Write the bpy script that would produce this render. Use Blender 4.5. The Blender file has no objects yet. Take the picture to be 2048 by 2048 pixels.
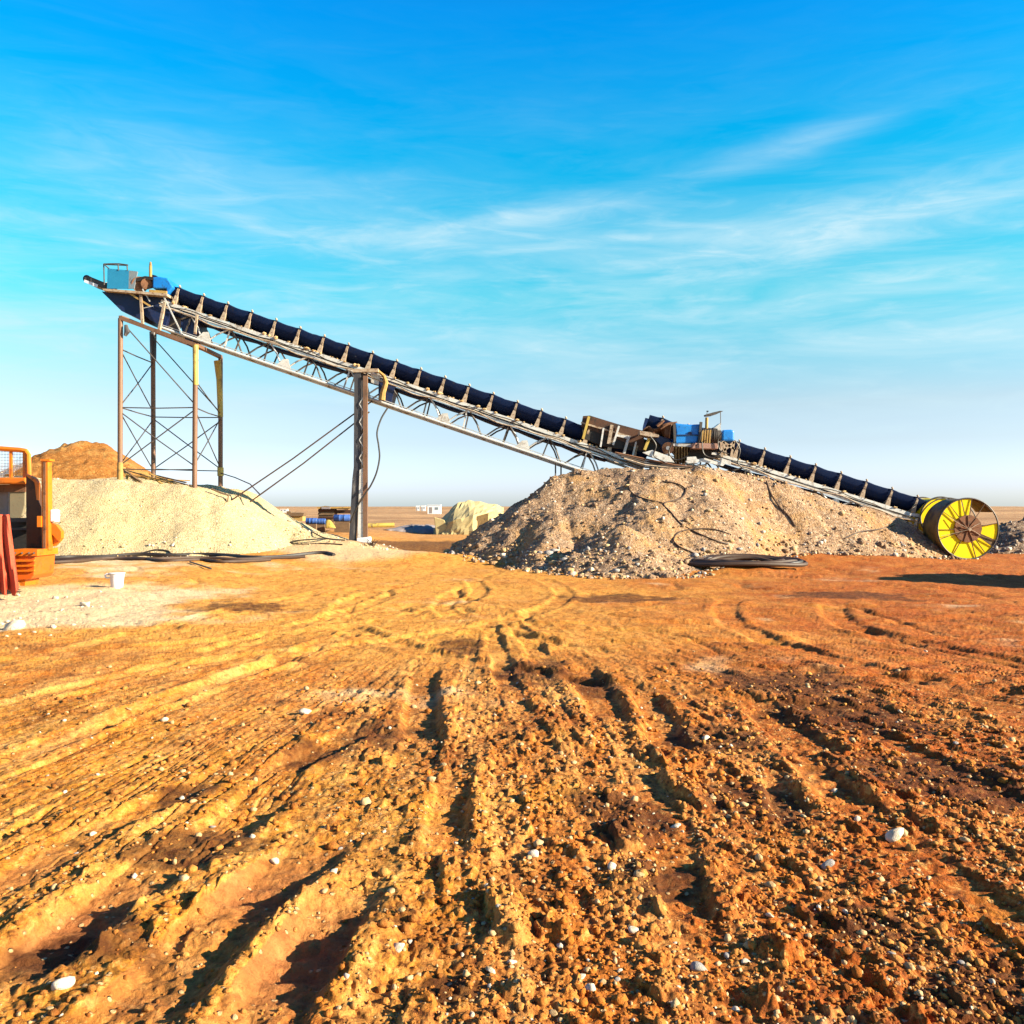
import bpy, math, random
import numpy as np
from mathutils import Vector, Matrix
random.seed(7); RNG = np.random.default_rng(11)
sc = bpy.context.scene
col = sc.collection
F, CX, HY, CAMZ = 1773.0, 1024.0, 1013.0, 1.8        # focal length in photo pixels, optical axis, horizon row, eye height
def P(px, py, Y): return Vector(((px-CX)/F*Y, Y, CAMZ-(py-HY)/F*Y))
def G(px, py, z=0.0):
    Y = (CAMZ-z)*F/(py-HY); return ((px-CX)/F*Y, Y)

# ------------------------------------------------------------------ camera, sun, world
cd = bpy.data.cameras.new('camera'); cam = bpy.data.objects.new('camera', cd); col.objects.link(cam)
cd.sensor_width = 36; cd.lens = 36*F/2048; cd.shift_y = -11/2048; cd.clip_end = 20000; cd.clip_start = 0.05
cam.location = (0, 0, CAMZ); cam.rotation_euler = (math.pi/2, 0, 0); sc.camera = cam
SUN_EL, SUN_ROT = math.radians(22.5), math.radians(107)
sd = Vector((math.sin(SUN_ROT)*math.cos(SUN_EL), math.cos(SUN_ROT)*math.cos(SUN_EL), math.sin(SUN_EL)))
ld = bpy.data.lights.new('sun', 'SUN'); ld.energy = 5.0; ld.angle = math.radians(0.5); ld.color = (1.0, 0.88, 0.67)
lo = bpy.data.objects.new('sun', ld); col.objects.link(lo); lo.rotation_euler = sd.to_track_quat('Z', 'Y').to_euler(); lo.location = (40, -20, 30)
sc.view_settings.view_transform = 'Standard'; sc.view_settings.look = 'None'; sc.view_settings.gamma = 1
sc.view_settings.exposure = 1.8; sc.view_settings.use_curve_mapping = False

def N(nt, t, **kw):
    n = nt.nodes.new(t)
    for k, v in kw.items(): setattr(n, k, v)
    return n
def ramp(nt, fac, stops, interp='LINEAR'):
    r = N(nt, 'ShaderNodeValToRGB'); r.color_ramp.interpolation = interp
    els = r.color_ramp.elements
    while len(els) < len(stops): els.new(0.5)
    for e, (p, c) in zip(els, stops):
        e.position = p; e.color = (c[0], c[1], c[2], 1) if hasattr(c, '__len__') else (c, c, c, 1)
    nt.links.new(fac, r.inputs[0]); return r.outputs[0]
def mix(nt, fac, a, b, blend='MIX'):
    m = N(nt, 'ShaderNodeMix', data_type='RGBA', blend_type=blend)
    for sock, v in ((m.inputs[0], fac), (m.inputs[6], a), (m.inputs[7], b)):
        if isinstance(v, bpy.types.NodeSocket): nt.links.new(v, sock)
        elif hasattr(v, '__len__'): sock.default_value = (v[0], v[1], v[2], 1)
        else: sock.default_value = v
    return m.outputs[2]
def math_(nt, op, a, b=None, c=None, clamp=False):
    m = N(nt, 'ShaderNodeMath', operation=op, use_clamp=clamp)
    for i, v in enumerate((a, b, c)):
        if v is None: continue
        if isinstance(v, bpy.types.NodeSocket): nt.links.new(v, m.inputs[i])
        else: m.inputs[i].default_value = v
    return m.outputs[0]
def noise(nt, vec, scale, detail=4, rough=0.55, dist=0.0):
    n = N(nt, 'ShaderNodeTexNoise'); n.inputs['Scale'].default_value = scale; n.inputs['Detail'].default_value = detail
    n.inputs['Roughness'].default_value = rough; n.inputs['Distortion'].default_value = dist
    nt.links.new(vec, n.inputs['Vector']); return n.outputs['Fac']
def mapping(nt, vec, scale=(1, 1, 1), loc=(0, 0, 0), rot=(0, 0, 0)):
    m = N(nt, 'ShaderNodeMapping'); m.inputs['Scale'].default_value = scale; m.inputs['Location'].default_value = loc
    m.inputs['Rotation'].default_value = rot; nt.links.new(vec, m.inputs['Vector']); return m.outputs[0]

world = bpy.data.worlds.new("World"); sc.world = world; world.use_nodes = True
nt = world.node_tree; bg = nt.nodes['Background']
sky = N(nt, 'ShaderNodeTexSky', sky_type='NISHITA', sun_disc=False, sun_elevation=SUN_EL, sun_rotation=SUN_ROT)
tc = N(nt, 'ShaderNodeTexCoord'); sep = N(nt, 'ShaderNodeSeparateXYZ'); nt.links.new(tc.outputs['Generated'], sep.inputs[0])
zz = sep.outputs['Z']
tint = ramp(nt, zz, [(0.0, (.60, .715, 1.0)), (.02, (.54, .63, 1.0)), (.045, (.48, .545, .78)), (.07, (.43, .465, .60)), (.11, (.42, .45, .50)), (.17, (.30, .52, .52)),
                     (.23, (.13, .58, .55)), (.30, (.030, .58, .62)), (.37, (.004, .56, .70)), (.49, (.002, .485, .84)), (.58, (.05, .23, .60)), (.70, (.14, .15, .44)), (.9, (.17, .12, .34))])
skyc = mix(nt, 1.0, sky.outputs[0], tint, 'MULTIPLY')
skyc = mix(nt, 1.0, skyc, (2.0, 2.0, 2.0), 'MULTIPLY')
az = math_(nt, 'ARCTAN2', sep.outputs['X'], sep.outputs['Y']); el = math_(nt, 'ARCSINE', zz)
cv = N(nt, 'ShaderNodeCombineXYZ'); nt.links.new(az, cv.inputs[0]); nt.links.new(el, cv.inputs[1])
cvec = cv.outputs[0]
m1 = mapping(nt, cvec, (2.2, 15, 1), (3.1, 1.7, 0), (0, 0, math.radians(-7)))
n1 = noise(nt, m1, 1.6, 9, .62, .6)
m2 = mapping(nt, cvec, (5, 26, 1), (7.4, .6, 0), (0, 0, math.radians(-9)))
n2 = noise(nt, m2, 2.0, 8, .6, .9)
veil = ramp(nt, n1, [(.40, 0), (.72, 1)]); wisp = ramp(nt, n2, [(.48, 0), (.80, 1)])
band = ramp(nt, el, [(.02, .1), (.10, .6), (.20, .95), (.28, .65), (.35, .15), (.45, .04), (.55, 0)])
clouds = math_(nt, 'MULTIPLY', math_(nt, 'ADD', math_(nt, 'MULTIPLY', veil, .56), math_(nt, 'MULTIPLY', math_(nt, 'MULTIPLY', wisp, n1), .75)), band, clamp=True)
def wisp_at(px, py, lx, ly, amp, tilt):
    a0 = math.atan((px-CX)/F); e0 = math.asin((HY-py)/math.sqrt(F*F+(px-CX)**2+(HY-py)**2))
    c, s = math.cos(tilt), math.sin(tilt)
    da = math_(nt, 'SUBTRACT', az, a0); de = math_(nt, 'SUBTRACT', el, e0)
    u = math_(nt, 'MULTIPLY_ADD', da, c/lx, math_(nt, 'MULTIPLY', de, s/lx)); v = math_(nt, 'MULTIPLY_ADD', de, c/ly, math_(nt, 'MULTIPLY', da, -s/ly))
    r2 = math_(nt, 'ADD', math_(nt, 'MULTIPLY', u, u), math_(nt, 'MULTIPLY', v, v))
    g = math_(nt, 'EXPONENT', math_(nt, 'MULTIPLY', r2, -1.0))
    return math_(nt, 'MULTIPLY', math_(nt, 'MULTIPLY', g, amp), math_(nt, 'MULTIPLY_ADD', n2, 1.3, -.1))
tot = clouds
for w_ in ((1580, 292, .10, .012, .50, .17), (1050, 432, .12, .012, .62, .15), (1700, 440, .20, .030, .45, .12), (1480, 490, .16, .022, .5, .05), (330, 330, .13, .035, .38, -.05), (720, 370, .08, .014, .3, .1),
           (1800, 555, .12, .018, .35, .12), (560, 450, .16, .03, .3, .03), (1000, 480, .2, .03, .3, .05)):
    tot = math_(nt, 'ADD', tot, wisp_at(*w_))
tot = math_(nt, 'MINIMUM', tot, .8)
skyc = mix(nt, tot, skyc, (3.5, 4.6, 5.0))
nt.links.new(skyc, bg.inputs[0]); bg.inputs[1].default_value = 0.0575

# ------------------------------------------------------------------ noise in numpy
def _hash(ix, iy, seed):
    h = (ix.astype(np.int64)*374761393 + iy.astype(np.int64)*668265263 + seed*974711) & 0xffffffff
    h = ((h ^ (h >> 13))*1274126177) & 0xffffffff
    h = ((h ^ (h >> 16))*2246822519) & 0xffffffff
    return (h ^ (h >> 15)) & 0xffffffff
def perlin(x, y, seed=0):
    ix = np.floor(x); iy = np.floor(y); fx = x-ix; fy = y-iy
    def g(dx, dy):
        a = _hash(ix+dx, iy+dy, seed)*(2*math.pi/4294967296.0)
        return np.cos(a)*(fx-dx)+np.sin(a)*(fy-dy)
    u = fx*fx*fx*(fx*(fx*6-15)+10); v = fy*fy*fy*(fy*(fy*6-15)+10)
    a = g(0, 0); b = g(1, 0); c = g(0, 1); d = g(1, 1)
    return ((a+(b-a)*u)+((c+(d-c)*u)-(a+(b-a)*u))*v)*1.5
def fbm(x, y, o=4, seed=0, gain=.5):
    s = 0; a = 1.0; f = 1.0
    for k in range(o): s = s+a*perlin(x*f+k*17.3, y*f-k*9.1, seed+k); a *= gain; f *= 2.03
    return s
def clods(x, y, cell, seed, keep=.6):
    """rounded lumps of random height, one per kept cell"""
    wx = .22*cell*perlin(x*1.7/cell, y*1.7/cell, seed+9); wy = .22*cell*perlin(x*1.7/cell+31, y*1.7/cell+7, seed+9); gx = (x+wx)/cell; gy = (y+wy)/cell; ix = np.floor(gx); iy = np.floor(gy); out = np.zeros_like(x)
    for dx in (-1, 0, 1):
        for dy in (-1, 0, 1):
            jx = ix+dx; jy = iy+dy
            h1 = _hash(jx, jy, seed)/4294967296.0; h2 = _hash(jx, jy, seed+1)/4294967296.0; h3 = _hash(jx, jy, seed+2)/4294967296.0
            h4 = _hash(jx, jy, seed+3)/4294967296.0
            r = .25+.35*h3; ang = h4*6.283; c = np.cos(ang); s = np.sin(ang)
            ax = gx-(jx+h1); ay = gy-(jy+h2); bx = (ax*c+ay*s)*(.75+.6*h2); by = (-ax*s+ay*c)*1.15
            inf = np.maximum(np.abs(bx), np.abs(by)); d = (.5*np.sqrt(bx*bx+by*by)+.55*inf)/r
            q = np.clip((1-d)*2.6, 0, 1); q = q*q*(3-2*q)
            tilt = np.clip(1+(bx*(h1-.5)+by*(h3-.5))*1.6/r, .6, 1.4)
            out = np.maximum(out, np.where(h4 < keep, q*tilt*r*(.20+.42*h1), 0))
    return out*cell
def sstep(a, b, x):
    t = np.clip((x-a)/(b-a), 0, 1); return t*t*(3-2*t)

# ------------------------------------------------------------------ ground shape
RUTS = [((225, 2075), (650, 1680), .165, .085, .085), ((515, 2075), (705, 1760), .15, .085, .09), ((-40, 1985), (540, 1590), .17, .11, .09),
        ((-60, 1800), (420, 1560), .12, .06, .05), ((836, 1545), (850, 1345), .15, .11, .04), ((885, 1700), (905, 1560), .11, .10, .06),
        ((1225, 1450), (1165, 1335), .17, .12, .05), ((1345, 1500), (1290, 1385), .14, .11, .05), ((1640, 1510), (1510, 1405), .17, .12, .04),
        ((1610, 1640), (1545, 1555), .10, .09, .04), ((2100, 1335), (1700, 1250), .22, .07, .05), ((2100, 1445), (1720, 1340), .25, .06, .05),
        ((-60, 1440), (770, 1195), .14, .06, .045), ((-60, 1545), (640, 1300), .14, .06, .05), ((20, 1530), (730, 1255), .12, .05, .05),
        ((540, 1548), (720, 1470), .15, .10, .05), ((1480, 2080), (1270, 1500), .12, .035, .02),
        ((2080, 1900), (1560, 1490), .12, .035, .025), ((2090, 1640), (1640, 1420), .12, .035, .03), ((1100, 1330), (1010, 1225), .14, .06, .04),
        ((1030, 1420), (980, 1250), .12, .06, .03), ((-60, 1340), (700, 1170), .16, .05, .04), ((2100, 1260), (1250, 1180), .25, .04, .03)]
ARCS = [(7.0, 17.0, 8.3, .20, .05, -2.5, 5.0, 8.0, 19.0), (7.0, 17.0, 10.1, .20, .05, -4.0, 5.5, 6.3, 19.0), (-9.5, 19.0, 8.8, .19, .05, -6.5, .5, 10.0, 22.0), (-9.5, 19.0, 10.6, .19, .05, -7.0, 1.5, 8.2, 22.0),
        (13.0, 13.0, 9.6, .22, .05, 3.0, 12.0, 4.5, 17.0), (13.0, 13.0, 7.8, .22, .05, 4.5, 13.0, 5.5, 17.0), (2.0, 30.0, 16.5, .2, .035, -6.0, 9.0, 12.0, 20.0), (2.0, 30.0, 18.2, .2, .035, -6.0, 9.0, 10.0, 20.0)]
def ground_base(x, y):
    d = np.hypot(x, y)
    z = .05*fbm(x/5.0, y/5.0, 3, 3)*sstep(1, 8, y)
    z = z+.62*np.exp(-((x+6.0)/2.6)**2-((y-31.5)/2.6)**2)
    z = z+.22*sstep(-5, -9, x)*sstep(14, 24, y)*(1-sstep(60, 90, y))
    z = z+.30*np.exp(-((x+2.6)/3.0)**2-((y-28.6)/1.3)**2)
    z = z-.30*np.exp(-((x+2.8)/3.2)**2-((y-35.5)/2.8)**2)
    z = z+.26*np.exp(-((x-9.0)/5.0)**4-((y-28.2)/2.6)**2)
    z = z+.20*np.exp(-((y-24.2-.25*perlin(x*.6, x*0, 66))/.55)**2)*sstep(.5, 2, x)*(1-sstep(6.5, 8.5, x))*(.7+.6*perlin(x*1.3, y*1.3, 67))
    z = z+.10*np.exp(-((x-13.5)/3.0)**2-((y-24.8)/1.6)**2)
    z = z+2.5*np.clip(1-((x-15.9)/2.75)**4-((y-20.3)/2.5)**2, 0, 1)**.8*(1+.15*perlin(x*.9, y*.9, 71))  # unseen hump added right of the view to cast a shadow band
    far = np.clip((d-70)/500, 0, 1)
    z = z+far*2.2*fbm(x/420, y/260, 3, 5)+.22*sstep(36, 70, d)*fbm(x/14, y/9, 3, 8)
    return z
def rut_field(x, y):
    z = np.zeros_like(x); flat = np.zeros_like(x)
    wob = .05*perlin(x*.9+3, y*.9, 21)+.02*perlin(x*4, y*4, 22)
    for i, (a, b, hw, dp, bm) in enumerate(RUTS):
        ax, ay = G(*a); bx, by = G(*b); L = math.hypot(bx-ax, by-ay); tx, ty = (bx-ax)/L, (by-ay)/L
        s = (x-ax)*tx+(y-ay)*ty; n = -(x-ax)*ty+(y-ay)*tx+wob*(1 if i % 2 else -1)
        e = sstep(-.3, .5, s)*(1-sstep(L-.8, L+.6, s))*np.clip(.75+.9*perlin(s*1.1, n*.2, 130+i), .15, 1.1); q = np.abs(n)
        pr = 1-sstep(hw*.75, hw*1.25, q)
        br = np.exp(-((q-hw*1.5)/(hw*.5))**2)*(1+.35*perlin(x*5, y*5, 30+i))
        lug = np.clip(np.sin(6.283*(s/.17+np.abs(n)*2.2)), -.6, .6)*pr*np.clip(1.4-L*.06, 0, 1)*sstep(9, 5, y)
        flat = np.maximum(flat, e*(q < hw*1.2)*(i < 2))
        z = z+e*(-.46*dp*pr+.42*bm*br+.010*lug); flat = np.maximum(flat, e*pr)
    for (cx, cy, R, hw, dp, x0, x1, y0, y1) in ARCS:
        n = np.hypot(x-cx, y-cy)-R+wob*.6; an = np.arctan2(y-cy, x-cx)*R; q = np.abs(n)
        e = sstep(x0-.6, x0+.6, x)*(1-sstep(x1-.6, x1+.6, x))*sstep(y0-.6, y0+.6, y)*(1-sstep(y1-.8, y1+.8, y))*np.clip(.7+.9*perlin(an*.5, n*.2, int(R*10)), .1, 1.1)
        pr = 1-sstep(hw*.7, hw*1.2, q); br = np.exp(-((q-hw*1.45)/(hw*.4))**2)
        z = z+.68*e*(-dp*pr+.55*dp*br+.016*pr*np.clip(np.sin(6.283*(an/.30+q*2.0)), -.6, .6)); flat = np.maximum(flat, .75*e*pr)
    return z, flat
def ground_detail(x, y):
    z, flat = rut_field(x, y)
    near = 1-sstep(11, 20, y)
    rub = np.clip(.55+.9*sstep(-1.6, .2, x/np.maximum(y, 1)*5)*1-.35+.55*fbm(x*.55, y*.55, 3, 41), 0, 1)*(1-sstep(7.0, 14.0, y))
    rub = np.maximum(rub, .75*(1-sstep(3.6, 6.5, y)))
    rub = np.maximum(rub, .45*np.clip(fbm(x*.8+4, y*.8, 2, 43), 0, 1)*near)
    rub = rub*(1-.93*flat)
    w = np.maximum(.15, np.clip((24-y)/20, 0, 2))**1.5
    u = (x+.5)/w
    st = perlin(u*4.2, y*.22, 51)+.6*perlin(u*9.5, y*.35, 52)+.45*perlin(u*21, y*.6, 53)
    st = st*np.minimum(1, w*1.3)
    ln = -np.clip(1-np.abs(perlin(u*5.5, y*.16, 54))*9, 0, 1)*np.clip(.4+1.5*perlin(u*1.3, y*.3, 56), 0, 1)-.6*np.clip(1-np.abs(perlin(u*11, y*.25, 55))*7, 0, 1)*np.clip(.2+1.5*perlin(u*2.3, y*.4, 57), 0, 1)
    z = z+(.010*st+.028*ln*np.clip(w, .3, 1)*(1-.75*rub)*(1-.9*sstep(-1.6, -.6, u)))*(1-sstep(19, 26, y))*(1-.7*flat)
    rip = np.sin(6.283*(y*.75+.35*(x+2.2)**2)/.34)*np.exp(-((x+3.4)/1.0)**2-((y-10.2)/1.2)**2)
    rip = rip+np.sin(6.283*(y*.8+.5*np.abs(x+.6))/.42)*np.exp(-((x+.7)/.9)**2-((y-12.2)/1.6)**2)
    rip = rip+np.sin(6.283*(y*.7-.6*x)/.40)*np.exp(-((x-4.6)/1.3)**2-((y-9.4)/1.2)**2)
    z = z+.014*rip
    wl = np.clip(w, .4, 1.3)
    z = z+rub*wl*(.62*clods(u, y*.55, .26, 61, .42)+.68*clods(u+.07, y*.62, .125, 67, .55)+.74*clods(u, y*.75, .062, 73, .6)+.010*np.abs(perlin(x*22, y*22, 77)))
    z = z+.012*fbm(x*3.1, y*3.1, 4, 81)*near*(1-.75*flat)+.006*fbm(x*17, y*17, 3, 91)*near
    z = z+.026*fbm(x*1.1, y*1.6, 5, 95, .55)*sstep(9, 15, y)*(1-sstep(40, 60, y))
    z = z-.05*np.clip(1-np.abs(perlin(x*.55+.25*y, y*.32-.1*x, 103))*9, 0, 1)*np.clip(perlin(x*.3, y*.3, 104)*2+.3, 0, 1)*sstep(9, 14, y)*(1-sstep(24, 30, y))
    z = z+.35*clods(x, y, .16, 97, .35)*sstep(9, 14, y)*(1-sstep(24, 34, y))*np.clip(fbm(x*.5, y*.5, 2, 99)+.15, 0, 1)
    return z
def ground_h(x, y): return ground_base(x, y)+ground_detail(x, y)
def gz(x, y): return float(ground_h(np.array([float(x)]), np.array([float(y)]))[0])

# ------------------------------------------------------------------ mesh helpers
def link(o, parent=None):
    col.objects.link(o)
    if parent is not None: o.parent = parent
    return o
class MB:
    def __init__(s): s.v = []; s.f = []
    def add(s, vs, fs):
        b = len(s.v); s.v += [tuple(v) for v in vs]; s.f += [tuple(i+b for i in f) for f in fs]; return s
    def box(s, c, size, rot=None):
        c = Vector(c); h = Vector(size)/2; vs = []
        for z in (-1, 1):
            for y in (-1, 1):
                for x in (-1, 1):
                    p = Vector((x*h.x, y*h.y, z*h.z))
                    vs.append(c+(rot @ p if rot is not None else p))
        return s.add(vs, [(0, 2, 3, 1), (4, 5, 7, 6), (0, 1, 5, 4), (2, 6, 7, 3), (0, 4, 6, 2), (1, 3, 7, 5)])
    def pbox(s, x0, y0, x1, y1, Y, dep):
        """box whose front face spans photo pixels x0,y0..x1,y1 at depth Y"""
        a = P(x0, y1, Y); b = P(x1, y0, Y)
        return s.box(((a.x+b.x)/2, Y+dep/2, (a.z+b.z)/2), (abs(b.x-a.x), dep, abs(b.z-a.z)))
    def beam(s, p0, p1, w, h, up=(0, 0, 1)):
        p0 = Vector(p0); p1 = Vector(p1); d = p1-p0; L = d.length; d.normalize(); up = Vector(up)
        if abs(d.dot(up)) > .98: up = Vector((0, 1, 0))
        sd_ = d.cross(up).normalized(); u = sd_.cross(d)
        return s.box((p0+p1)/2, (L, w, h), Matrix((d, sd_, u)).transposed())
    def tube(s, pts, r, n=8, cap=True):
        pts = [Vector(p) for p in pts]; vs = []; fs = []; m = len(pts); ref = None
        for i, p in enumerate(pts):
            d = (pts[min(i+1, m-1)]-pts[max(i-1, 0)]).normalized()
            if ref is None: ref = Vector((0, 0, 1)) if abs(d.z) < .9 else Vector((1, 0, 0))
            a = d.cross(ref).normalized(); b = a.cross(d); ref = b
            rr = r[i] if hasattr(r, '__len__') else r
            for k in range(n):
                t = 2*math.pi*k/n; vs.append(p+a*(rr*math.cos(t))+b*(rr*math.sin(t)))
        for i in range(m-1):
            for k in range(n):
                fs.append((i*n+k, i*n+(k+1) % n, (i+1)*n+(k+1) % n, (i+1)*n+k))
        if cap: fs.append(tuple(range(n))[::-1]); fs.append(tuple((m-1)*n+k for k in range(n)))
        return s.add(vs, fs)
    def prism(s, poly, off):
        n = len(poly); off = Vector(off); poly = [Vector(p) for p in poly]
        vs = poly+[p+off for p in poly]
        return s.add(vs, [tuple(range(n)), tuple(range(2*n-1, n-1, -1))]+[(i, i+n, (i+1) % n+n, (i+1) % n) for i in range(n)])
    def pprism(s, pix, Y, dep): return s.prism([P(a, b, Y) for a, b in pix], (0, dep, 0))
    def grid(s, rows):
        n = len(rows[0]); vs = [p for r in rows for p in r]
        return s.add(vs, [(i*n+k, i*n+k+1, (i+1)*n+k+1, (i+1)*n+k) for i in range(len(rows)-1) for k in range(n-1)])
    def cyl(s, p0, p1, r0, r1=None, n=24): return s.tube([p0, p1], [r0, r1 if r1 is not None else r0], n)
def origin_of(par):
    o = Vector((0, 0, 0))
    while par is not None: o += Vector(par.location); par = par.parent
    return o
def obj(name, mb, mat, parent=None, smooth=False, bevel=0, solid=0, loc=None):
    """links one mesh; vertices are given in world space and stored relative to the parent (or to loc)"""
    off = origin_of(parent) if parent is not None else Vector(loc if loc is not None else (0, 0, 0))
    me = bpy.data.meshes.new(name); me.from_pydata([tuple(Vector(v)-off) for v in mb.v], [], mb.f); me.update()
    o = bpy.data.objects.new(name, me); link(o, parent); me.materials.append(mat)
    if parent is None: o.location = off
    if smooth:
        me.polygons.foreach_set('use_smooth', [True]*len(me.polygons))
        if hasattr(me, 'set_sharp_from_angle'): me.set_sharp_from_angle(angle=math.radians(40))
    if solid: m = o.modifiers.new('solid', 'SOLIDIFY'); m.thickness = solid; m.offset = 0
    if bevel: m = o.modifiers.new('bevel', 'BEVEL'); m.width = bevel; m.segments = 2; m.limit_method = 'ANGLE'
    return o
def tag(o, label=None, cat=None, group=None, kind=None):
    for k, v in (('label', label), ('category', cat), ('group', group), ('kind', kind)):
        if v: o[k] = v
    return o
def thing(name, label, cat, loc, group=None):
    o = bpy.data.objects.new(name, None); o.empty_display_size = .3; link(o); o.location = loc; return tag(o, label, cat, group)
def copy_part(o, delta):
    c = o.copy(); col.objects.link(c); c.parent = o.parent; c.location = Vector(o.location)+Vector(delta); return c

# ------------------------------------------------------------------ materials
def material(name): 
    m = bpy.data.materials.new(name); m.use_nodes = True; t = m.node_tree
    return m, t, t.nodes['Principled BSDF']
def bump(t, bs, h, strength=.4, dist=.02):
    b = N(t, 'ShaderNodeBump'); b.inputs['Strength'].default_value = strength; b.inputs['Distance'].default_value = dist
    t.links.new(h, b.inputs['Height']); t.links.new(b.outputs[0], bs.inputs['Normal'])
ALB = .64
def sc_(c, k=ALB): return tuple(min(.8, v*k) for v in c)
def weathered(name, c1, c2, rust=None, amount=.45, rough=.6, metal=0.0, scale=2.0, bumps=.25, stretch=(1, 1, 1), dust=.3, spec=.4):
    m, t, bs = material(name); c = N(t, 'ShaderNodeTexCoord').outputs['Object']; c = mapping(t, c, stretch)
    ak = .80 if min(c1) > .5 else ALB; c1, c2 = sc_(c1, ak), sc_(c2, ak); rust = sc_(rust) if rust is not None else None; bs.inputs['Specular IOR Level'].default_value = spec
    base = mix(t, ramp(t, noise(t, c, scale, 6), [(.3, 0), (.7, 1)]), c1, c2)
    if rust is not None:
        k = ramp(t, noise(t, c, scale*2.3, 9, .68, .4), [(1-amount-.10, 0), (1-amount+.06, 1)])
        rc = mix(t, noise(t, c, scale*9, 5), rust, tuple(v*.45 for v in rust)); base = mix(t, k, base, rc)
    g = noise(t, c, scale*14, 5)
    base = mix(t, math_(t, 'MULTIPLY', ramp(t, g, [(.4, 0), (.75, 1)]), dust), base, (.20, .135, .075))
    t.links.new(base, bs.inputs['Base Color'])
    t.links.new(math_(t, 'MULTIPLY_ADD', g, .3, rough-.15), bs.inputs['Roughness']); bs.inputs['Metallic'].default_value = metal
    if bumps: bump(t, bs, g, bumps, .01)
    return m
RUST = (.26, .10, .035)
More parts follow.
